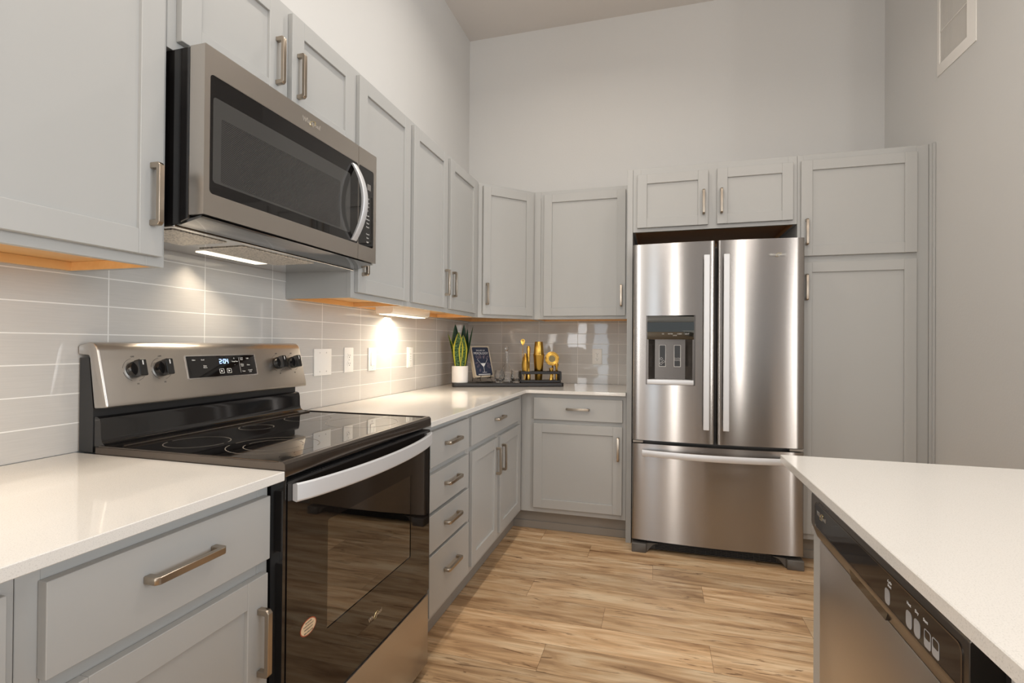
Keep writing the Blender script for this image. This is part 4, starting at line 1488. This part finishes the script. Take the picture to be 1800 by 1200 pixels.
mat_screw = mat('screw_paint', S(205, 200, 194), 0.4)
LT = Fr((XT, 0, 0), (0, 1, 0), (1, 0, 0))
BT = Fr((0, YT, 0), (1, 0, 0), (0, -1, 0))
wall_plate(LT, 'blank_cover_plate', 1.878, 2.000, 1.056, 1.175, 'wide blank white cover plate on the tiles right of the range', 'wall plate', 'blank')
wall_plate(LT, 'power_outlet', 2.100, 2.174, 1.060, 1.180, 'white double power outlet between the blank plate and the rocker switch', 'outlet', 'outlet')
wall_plate(LT, 'light_switch', 2.310, 2.384, 1.058, 1.178, 'white rocker light switch on the tiles of the left wall', 'switch', 'switch')
wall_plate(LT, 'power_outlet', 2.733, 2.808, 1.057, 1.180, 'white outlet with test buttons on the left wall nearest the plant', 'outlet', 'gfci')
wall_plate(BT, 'power_outlet', -0.457, -0.386, 1.061, 1.173, 'white double power outlet on the back wall tiles beside the refrigerator', 'outlet', 'outlet')


# ------------------------------------------------------------------ air vent on the right wall
def vent():
    fr = Fr((XR, 0, 0), (0, -1, 0), (-1, 0, 0))
    u0, u1, z0, z1 = -3.129, -2.797, 2.609, 3.03
    o = thing('air_vent', (XR - 0.01, 2.963, z0), 'white louvred air return vent high on the right wall', 'vent')
    bm = bmesh.new()
    t = bmesh.new()
    out = [(u0, z0), (u1, z0), (u1, z1), (u0, z1)]
    e = 0.045
    inn = [(u0 + e, z0 + e), (u1 - e, z0 + e), (u1 - e, z1 - e), (u0 + e, z1 - e)]
    L = []
    for pts, n in ((out, 0.0003), (out, 0.004), (inn, 0.016), (inn, 0.0005)):
        L.append([t.verts.new((p[0], n, p[1])) for p in pts])
    for A, B in zip(L, L[1:] + L[:1]):
        for i in range(4):
            t.faces.new((A[i], A[(i + 1) % 4], B[(i + 1) % 4], B[i]))
    bmesh.ops.recalc_face_normals(t, faces=t.faces)
    merge(bm, t, fr)
    obj('frame', bm, plate, o)
    bm = bmesh.new()
    k = 26
    for i in range(k):
        u = u0 + e + 0.004 + (u1 - u0 - 2 * e - 0.008) * i / (k - 1)
        prism(bm, fr, [(u - 0.0035, 0.002), (u - 0.0022, 0.002), (u + 0.0035, 0.012), (u + 0.0022, 0.012)], 'z', z0 + e + 0.0005, z1 - e - 0.0005)
    bx(bm, fr, u0 + e, u1 - e, 0.004, 0.0125, (z0 + z1) / 2 - 0.002, (z0 + z1) / 2 + 0.002)
    obj('louvers', bm, plate, o)
    bm = bmesh.new(); bx(bm, fr, u0 + e + 0.0005, u1 - e - 0.0005, 0.0003, 0.0012, z0 + e + 0.0005, z1 - e - 0.0005)
    obj('duct_shade', bm, mat('duct_grey', S(196, 190, 183), 0.8), o)


vent()

# ------------------------------------------------------------------ tray and what stands on it
TA = math.radians(24)
TR = Fr((-0.955, 3.270, 0.9142), (math.cos(TA), math.sin(TA), 0), (math.sin(TA), -math.cos(TA), 0))   # n<0 is behind the front edge
ZTR = 0.026      # top of tray floor above worktop


def T3(u, n, z=0.0):
    return TR.M @ Vector((u, n, z))


def serving_tray():
    o = None
    bm = bmesh.new()
    pts = rrect(-0.381, 0.381, -0.165, 0.0, 0.02)
    t = bmesh.new()
    prism(t, None, pts, 'z', 0.0, 0.0255, 0.003, 2)
    merge(bm, t, TR)
    tag(obj('serving_tray', bm, traym), 'long low black tray set diagonally across the corner of the worktop', 'tray')


serving_tray()
Z0 = 0.9142 + 0.0258


def plant():
    c = T3(-0.328, -0.075); c.z = Z0
    o = thing('potted_snake_plant', c, 'snake plant with yellow-edged leaves in a white cylindrical pot', 'plant')
    bm = bmesh.new()
    lathe(bm, [(0, 0), (0.052, 0), (0.055, 0.003), (0.056, 0.110), (0.0545, 0.113), (0.050, 0.112), (0.049, 0.095), (0, 0.095)], c, 40)
    obj('pot', bm, potm, o)
    bm = bmesh.new()
    lathe(bm, [(0, 0.0955), (0.0485, 0.0955), (0.045, 0.100), (0, 0.102)], c, 24)
    obj('soil', bm, soil, o)
    # leaves: (root x, root y, height, width, lean x, lean y, face angle, dark?) in camera-like axes along the tray
    R = Vector((math.cos(yaw + 0.02), math.sin(yaw + 0.02), 0)); B = Vector((-R.y, R.x, 0))
    specs = [(-0.014, -0.014, 0.245, 0.072, 0.006, -0.014, 0.1, 0, 0.0), (0.022, -0.018, 0.225, 0.060, 0.000, -0.012, -0.2, 0, 0.3),
             (-0.022, 0.012, 0.300, 0.062, -0.014, 0.02, -0.2, 1, 0.0), (0.012, 0.020, 0.300, 0.052, 0.010, 0.02, 0.3, 1, 0.2),
             (0.026, 0.006, 0.270, 0.044, 0.022, 0.012, 0.9, 1, 0.0), (-0.034, -0.002, 0.235, 0.034, -0.050, 0.0, 1.0, 0, 0.0),
             (0.036, 0.004, 0.290, 0.026, 0.050, 0.004, 1.1, 1, 0.0)]
    for (rx, ry, h, w, lx, ly, fa, dark, tw) in specs:
        bm = bmesh.new(); uvl = bm.loops.layers.uv.new('leaf')
        rows = []
        n = 14
        for i in range(n + 1):
            s = i / n
            wd = w * (0.42 + 1.75 * s - 1.35 * s * s) * min(1.0, ((1 - s) / 0.42)) ** 0.62 if s < 1 else 0.0006
            cen = c + R * (rx + lx * s ** 1.4) + B * (ry + ly * s ** 1.5) + Vector((0, 0, 0.097 + h * s))
            a = fa + tw * s
            side = R * math.cos(a) + B * math.sin(a); nor = B * math.cos(a) - R * math.sin(a)
            row = []
            for j in range(7):
                q_ = (j / 6 - 0.5)
                row.append((bm.verts.new(cen + side * q_ * wd + nor * (abs(q_) ** 1.5) * wd * -0.55), (j / 6, s)))
            rows.append(row)
        for A, Bq in zip(rows, rows[1:]):
            for j in range(6):
                quad = (A[j], A[j + 1], Bq[j + 1], Bq[j])
                f = bm.faces.new([v for v, _ in quad])
                for lp, (_, uv_) in zip(f.loops, quad):
                    lp[uvl].uv = uv_
        # give the blade its thickness
        bmesh.ops.solidify(bm, geom=list(bm.faces), thickness=0.0018)
        obj('leaf', bm, leaf_b if dark else leaf_a, o, 'dark green leaf' if dark else 'green leaf with a bright yellow margin', angle=60)


plant()


def book_and_stand():
    # the book faces to the right of the camera line and leans back
    c = T3(-0.156, -0.080)
    ang = TA + math.radians(31)
    U = Vector((math.cos(ang), math.sin(ang), 0)); Nn = Vector((math.sin(ang), -math.cos(ang), 0))
    lean = math.radians(18)
    fr = Fr((c.x, c.y, Z0 + 0.036), U, Nn * math.cos(lean) + Vector((0, 0, math.sin(lean))))
    zz = -Nn * math.sin(lean) + Vector((0, 0, math.cos(lean)))
    for i in range(3):
        fr.M[i][2] = zz[i]
    w, h, th = 0.156, 0.224, 0.030
    o = thing('book', (c.x, c.y, Z0 + 0.03), 'dark blue cocktail book leaning on a wire easel', 'book')
    bm = bmesh.new()
    bx(bm, fr, -w / 2, w / 2, -0.003, 0, 0, h, 0.0008)
    bx(bm, fr, -w / 2, w / 2, -th, -th + 0.003, 0, h, 0.0008)
    bx(bm, fr, -w / 2, -w / 2 + 0.003, -th + 0.003, -0.003, 0, h)
    cv = obj('cover', bm, tan, o, 'cover with a tan border')
    bm = bmesh.new(); bx(bm, fr, -w / 2 + 0.0035, w / 2 - 0.004, -th + 0.0035, -0.0035, 0.004, h - 0.004)
    obj('page_block', bm, pages, o)
    bm = bmesh.new(); prism(bm, fr, rrect(-w / 2 + 0.009, w / 2 - 0.009, 0.012, h - 0.010, 0.010), 'n', 0.0001, 0.0005)
    pn = obj('cover_print', bm, navy, cv, 'navy front print')
    text('title_text', 'THE ART OF', 0.0135, fr, 0, 0.0006, h - 0.034, ink, pn)
    text('title_text', 'MIXOLOGY', 0.0235, fr, 0, 0.0006, h - 0.054, ink, pn)
    bm = bmesh.new()
    V = lambda u, z: fr.M @ Vector((u, 0.0009, z))
    # cocktail glass outline with drink, stem and foot
    tube(bm, [V(-0.040, 0.128), V(0.004, 0.070), V(0.046, 0.128)], 0.0009, 4)
    tube(bm, [V(0.004, 0.070), V(0.004, 0.036)], 0.0013, 4)
    tube(bm, [V(-0.014, 0.034), V(0.022, 0.034)], 0.0016, 4)
    prism(bm, fr, [(-0.018, 0.099), (0.004, 0.072), (0.026, 0.099)], 'n', 0.0005, 0.0010)
    bx(bm, fr, -0.050, 0.050, 0.0005, 0.0010, 0.017, 0.022)
    obj('cocktail_drawing', bm, ink, pn)
    bm = bmesh.new()
    for (cu, cz, L_, a_) in ((-0.035, 0.142, 0.03, 2.4), (-0.012, 0.148, 0.028, 2.0), (0.022, 0.150, 0.026, 1.1), (0.048, 0.140, 0.028, 0.7), (-0.048, 0.102, 0.022, 0.3), (-0.040, 0.080, 0.024, 0.8), (0.050, 0.092, 0.030, -0.5), (0.046, 0.072, 0.026, -0.7), (-0.030, 0.050, 0.018, 1.3), (0.016, 0.140, 0.02, 1.6)):
        pts = []
        for i in range(14):
            t = 2 * math.pi * i / 14
            a, b = L_ * 0.5 * math.cos(t), L_ * 0.2 * math.sin(t)
            pts.append(V(cu + a * math.cos(a_) - b * math.sin(a_), cz + a * math.sin(a_) + b * math.cos(a_)))
        tube(bm, pts, 0.0008, 4, closed=True)
    obj('leaf_print', bm, inkpink, pn)
    # easel
    bm = bmesh.new()
    E = lambda u, n, z: Vector((c.x, c.y, Z0)) + U * u + Nn * n + Vector((0, 0, z))
    for s in (-1, 1):
        u = s * 0.042
        tube(bm, [E(u, 0.012, 0.048), E(u, 0.008, 0.036), E(u, -0.002, 0.0325), E(u, -0.030, 0.0235), E(u, -0.052, 0.055), E(u * 0.6, -0.075, 0.13)], 0.0019, 6)
        tube(bm, [E(u, -0.004, 0.0325), E(u * 1.1, 0.028, 0.0022), E(u * 1.05, -0.045, 0.0022)], 0.0019, 6)
        tube(bm, [E(u * 0.6, -0.075, 0.13), E(u * 0.8, -0.105, 0.0022)], 0.0019, 6)
    tube(bm, [E(-0.046, 0.028, 0.0022), E(0.046, 0.028, 0.0022)], 0.0019, 6)
    tube(bm, [E(-0.0252, -0.075, 0.13), E(0.0252, -0.075, 0.13)], 0.0019, 6)
    tag(obj('book_easel', bm, wire), 'thin black wire easel holding the book', 'stand')


book_and_stand()


def glassware():
    c = T3(-0.002, -0.112); c.z = Z0
    o = thing('decanter', c, 'clear glass decanter with tall neck and round stopper behind the tumblers', 'decanter')
    bm = bmesh.new()
    prof = [(0, 0.0), (0.050, 0.0), (0.054, 0.004), (0.053, 0.03), (0.046, 0.065), (0.030, 0.098), (0.015, 0.125), (0.0115, 0.15), (0.0115, 0.205), (0.015, 0.212),
            (0.012, 0.212), (0.0092, 0.204), (0.0092, 0.15), (0.012, 0.126), (0.027, 0.097), (0.042, 0.064), (0.049, 0.03), (0.049, 0.010), (0, 0.010)]
    lathe(bm, prof, c, 20, cap=False)
    obj('bottle', bm, clearglass, o)
    bm = bmesh.new()
    lathe(bm, [(0, 0.196), (0.0085, 0.198), (0.0085, 0.2135), (0.006, 0.217), (0.010, 0.222), (0.0145, 0.231), (0.0145, 0.237), (0.010, 0.246), (0, 0.250)], c, 20)
    obj('stopper', bm, clearglass, o)
    for (u, n, lab) in ((-0.060, -0.045, 'faceted clear glass tumbler beside the book easel'), (0.054, -0.045, 'faceted clear glass tumbler beside the gold bar tools')):
        c = T3(u, n); c.z = Z0
        bm = bmesh.new()
        seg = 8
        t = bmesh.new()
        prof = [(0.024, 0.0, 0), (0.037, 0.028, 1), (0.036, 0.05, 0), (0.031, 0.084, 1)]
        inn = [(0.0285, 0.084, 1), (0.0325, 0.05, 0), (0.033, 0.03, 1), (0.020, 0.012, 0)]
        rings = []
        for r, z, ph in prof + inn:
            rings.append([t.verts.new((r * math.cos(2 * math.pi * (i + 0.5 * ph) / seg), r * math.sin(2 * math.pi * (i + 0.5 * ph) / seg), z)) for i in range(seg)])
        for k, (A, B_) in enumerate(zip(rings, rings[1:])):
            pa = (prof + inn)[k][2]; pb = (prof + inn)[k + 1][2]
            for i in range(seg):
                j = (i + 1) % seg
                if pa == pb:
                    t.faces.new((A[i], A[j], B_[j], B_[i]))
                elif pa == 0:
                    t.faces.new((A[i], A[j], B_[i])); t.faces.new((A[j], B_[j], B_[i]))
                else:
                    t.faces.new((A[i], A[j], B_[j])); t.faces.new((A[i], B_[j], B_[i]))
        t.faces.new(rings[0]); t.faces.new(rings[-1])
        bmesh.ops.recalc_face_normals(t, faces=t.faces)
        bmesh.ops.transform(t, matrix=Matrix.Translation(c), verts=t.verts)
        merge(bm, t, None)
        tag(obj('tumbler', bm, clearglass, angle=5), lab, 'glass', 'glass tumblers on the tray')


glassware()


def bar_rack():
    o = thing('bar_tool_rack', T3(0.226, -0.085) * 1.0, 'black rack with a slotted upper shelf holding gold bar tools', 'rack')
    o.location.z = Z0
    RK = Fr(T3(0.226, -0.082), (math.cos(TA), math.sin(TA), 0), (math.sin(TA), -math.cos(TA), 0))
    RK.M[2][3] = Z0
    w, dp = 0.143, 0.043
    bm = bmesh.new(); t = bmesh.new()
    prism(t, None, rrect(-w, w, -dp, dp, 0.008), 'z', 0.0003, 0.016, 0.002); merge(bm, t, RK)
    obj('base', bm, traym, o)
    # upper shelf: two long rails and cross bars leave openings for the tools
    bm = bmesh.new()
    for n0, n1 in ((-dp, -dp + 0.009), (dp - 0.009, dp)):
        bx(bm, RK, -w, w - 0.011, n0, n1, 0.058, 0.077, 0.002)
    for u in (-w + 0.004, -0.062, 0.045, w - 0.009):
        bx(bm, RK, u - 0.004, u + 0.004, -dp + 0.009, dp - 0.009, 0.060, 0.076)
    obj('upper_shelf', bm, traym, o)
    bm = bmesh.new()
    t = bmesh.new(); prism(t, None, [(w - 0.0108, 0.0165), (w + 0.003, 0.0165), (w + 0.003, 0.070), (w + 0.001, 0.076), (w - 0.004, 0.0785), (w - 0.0108, 0.0785)], 'n', -dp, dp, 0.001); merge(bm, t, RK)
    obj('end_board', bm, traym, o)
    bm = bmesh.new(); bx(bm, RK, -w, -w + 0.010, -dp, dp, 0.0165, 0.0575, 0.002)
    obj('end_board', bm, traym, o)
    return RK


RK = bar_rack()


def K3(u, n, z):
    return RK.M @ Vector((u, n, z))


def bar_tools():
    zb = 0.0166
    RT = lambda p: Matrix.Translation(p)
    def tool(name, label, cat):
        return None
    # shaker: upper tin upside down on the lower tin
    p = K3(-0.008, 0.0, zb)
    o = thing('cocktail_shaker', p, 'gold two-piece cocktail shaker standing in the middle of the rack', 'shaker')
    bm = bmesh.new()
    lathe(bm, [(0, 0), (0.0235, 0), (0.025, 0.002), (0.0385, 0.172), (0.0400, 0.174), (0.0400, 0.178), (0.0375, 0.178), (0.0365, 0.170), (0.023, 0.004), (0, 0.004)], p, 36)
    obj('lower_tin', bm, dgold, o)
    bm = bmesh.new()
    lathe(bm, [(0.0355, 0.1705), (0.0365, 0.173), (0.0285, 0.262), (0.027, 0.265), (0.0, 0.266), (0, 0.263), (0.025, 0.262), (0.0345, 0.172)], p, 36)
    obj('upper_tin', bm, dgold, o)
    # bar spoon with twisted stem
    p = K3(-0.133 + 0.014, -0.013, zb)
    bm = bmesh.new()
    pts = []; rad = []
    for i in range(60):
        s = i / 59
        pts.append(p + Vector((0.0010 * math.cos(s * 70), 0.0010 * math.sin(s * 70), s * 0.245))); rad.append(0.0018)
    tube(bm, pts, rad, 6)
    t = bmesh.new()
    bmesh.ops.create_uvsphere(t, u_segments=18, v_segments=12, radius=1)
    for v in t.verts:
        x, y, z = v.co
        v.co = Vector((x * 0.0145 * (1 + 0.28 * z), y * 0.005 + (0.006 * (1 - x * x - z * z) if y < 0 else 0), z * 0.022))
    R = Matrix.Rotation(TA, 4, 'Z')
    bmesh.ops.transform(t, matrix=Matrix.Translation(p + Vector((0, 0, 0.262))) @ R, verts=t.verts)
    merge(bm, t, None)
    tag(obj('bar_spoon', bm, dgold), 'tall gold bar spoon with twisted stem, highest at the left of the rack', 'spoon')
    # muddler
    p = K3(-0.078, -0.012, zb)
    bm = bmesh.new()
    lathe(bm, [(0, 0), (0.0145, 0), (0.0155, 0.004), (0.0155, 0.035), (0.010, 0.06), (0.0095, 0.12), (0.012, 0.20), (0.0125, 0.222), (0.009, 0.234), (0, 0.238)], p, 24)
    tag(obj('muddler', bm, dgold), 'gold rod-shaped muddler with rounded top behind the tongs', 'muddler')
    # tongs: two curved leaves
    p = K3(-0.104, 0.014, zb)
    o = thing('ice_tongs', p, 'gold ice tongs with broad curved blades at the left of the rack', 'tongs')
    for s in (-1, 1):
        bm = bmesh.new(); t = bmesh.new(); R_ = []
        for i in range(17):
            z = i / 16
            half = 0.0045 + 0.0150 * math.sin(math.pi * min(1, max(0, (z - 0.18) / 0.82)) ** 0.9) if z > 0.18 else 0.0045
            half = max(half * (1 if z < 0.98 else 0.3), 0.0012)
            off = s * (0.004 + 0.013 * math.sin(math.pi * z))
            zz = 0.185 * z
            R_.append([t.verts.new((off + s * 0.004 * 0, -half, zz)), t.verts.new((off + s * 0.005, 0, zz)), t.verts.new((off, half, zz)), t.verts.new((off + s * 0.002, 0, zz))])
        for A, B_ in zip(R_, R_[1:]):
            for j in range(4):
                t.faces.new((A[j], A[(j + 1) % 4], B_[(j + 1) % 4], B_[j]))
        t.faces.new(R_[0]); t.faces.new(R_[-1]); bmesh.ops.recalc_face_normals(t, faces=t.faces)
        bmesh.ops.transform(t, matrix=Matrix.Translation(p) @ Matrix.Rotation(TA + 0.72, 4, 'Z'), verts=t.verts)
        merge(bm, t, None)
        obj('blade', bm, dgold, o, angle=70)
    # strainer: disc with coil and handle, tilted towards the room
    p = K3(0.094, -0.010, zb)
    o = thing('cocktail_strainer', p, 'gold round cocktail strainer with handle tucked in the right of the rack', 'strainer')
    hc = K3(0.088, -0.006, 0.163)
    axis = Matrix.Rotation(TA - 0.1, 4, 'Z') @ Matrix.Rotation(math.radians(80), 4, 'X')
    bm = bmesh.new()
    lathe(bm, [(0.024, -0.001), (0.044, -0.001), (0.046, 0.0005), (0.044, 0.002), (0.024, 0.0022)], hc, 40, axis, cap=False)
    pl = obj('plate', bm, dgold, o)
    bm = bmesh.new(); lathe(bm, [(0.0, 0.0), (0.0235, 0.0004), (0.0238, 0.0010), (0.0, 0.0008)], hc, 40, axis, cap=False)
    obj('mesh_disc', bm, meshgold, o)
    bm = bmesh.new()
    for rr_ in (0.030, 0.0395, 0.0475):
        pts = [hc + (axis.to_3x3() @ Vector((rr_ * math.cos(2 * math.pi * i / 36), rr_ * math.sin(2 * math.pi * i / 36), 0.005))) for i in range(36)]
        tube(bm, pts, 0.0022, 6, closed=True)
    obj('coil', bm, dgold, o)
    bm = bmesh.new()
    tube(bm, [p + Vector((0, 0, 0.0)), p + Vector((0, 0, 0.075)), hc + (axis.to_3x3() @ Vector((0.004, -0.042, 0)))], [0.006, 0.006, 0.005], 10)
    obj('handle', bm, dgold, o)
    # jigger
    p = K3(0.078, 0.017, zb)
    bm = bmesh.new()
    lathe(bm, [(0, 0), (0.0135, 0), (0.0145, 0.001), (0.008, 0.030), (0.0078, 0.036), (0.0165, 0.083), (0.0155, 0.083), (0.0072, 0.038), (0, 0.037)], p, 28)
    tag(obj('jigger', bm, dgold), 'small gold hourglass jigger in front of the strainer', 'jigger')
    # pourer
    p = K3(0.118, 0.008, zb)
    bm = bmesh.new()
    lathe(bm, [(0, 0), (0.008, 0), (0.0085, 0.002), (0.0085, 0.085), (0.0125, 0.095), (0.0145, 0.108), (0.0100, 0.116), (0.005, 0.118), (0, 0.118)], p, 24)
    tag(obj('bottle_opener', bm, dgold), 'short gold bar tool with flared head at the far right of the rack', 'bar tool')


bar_tools()
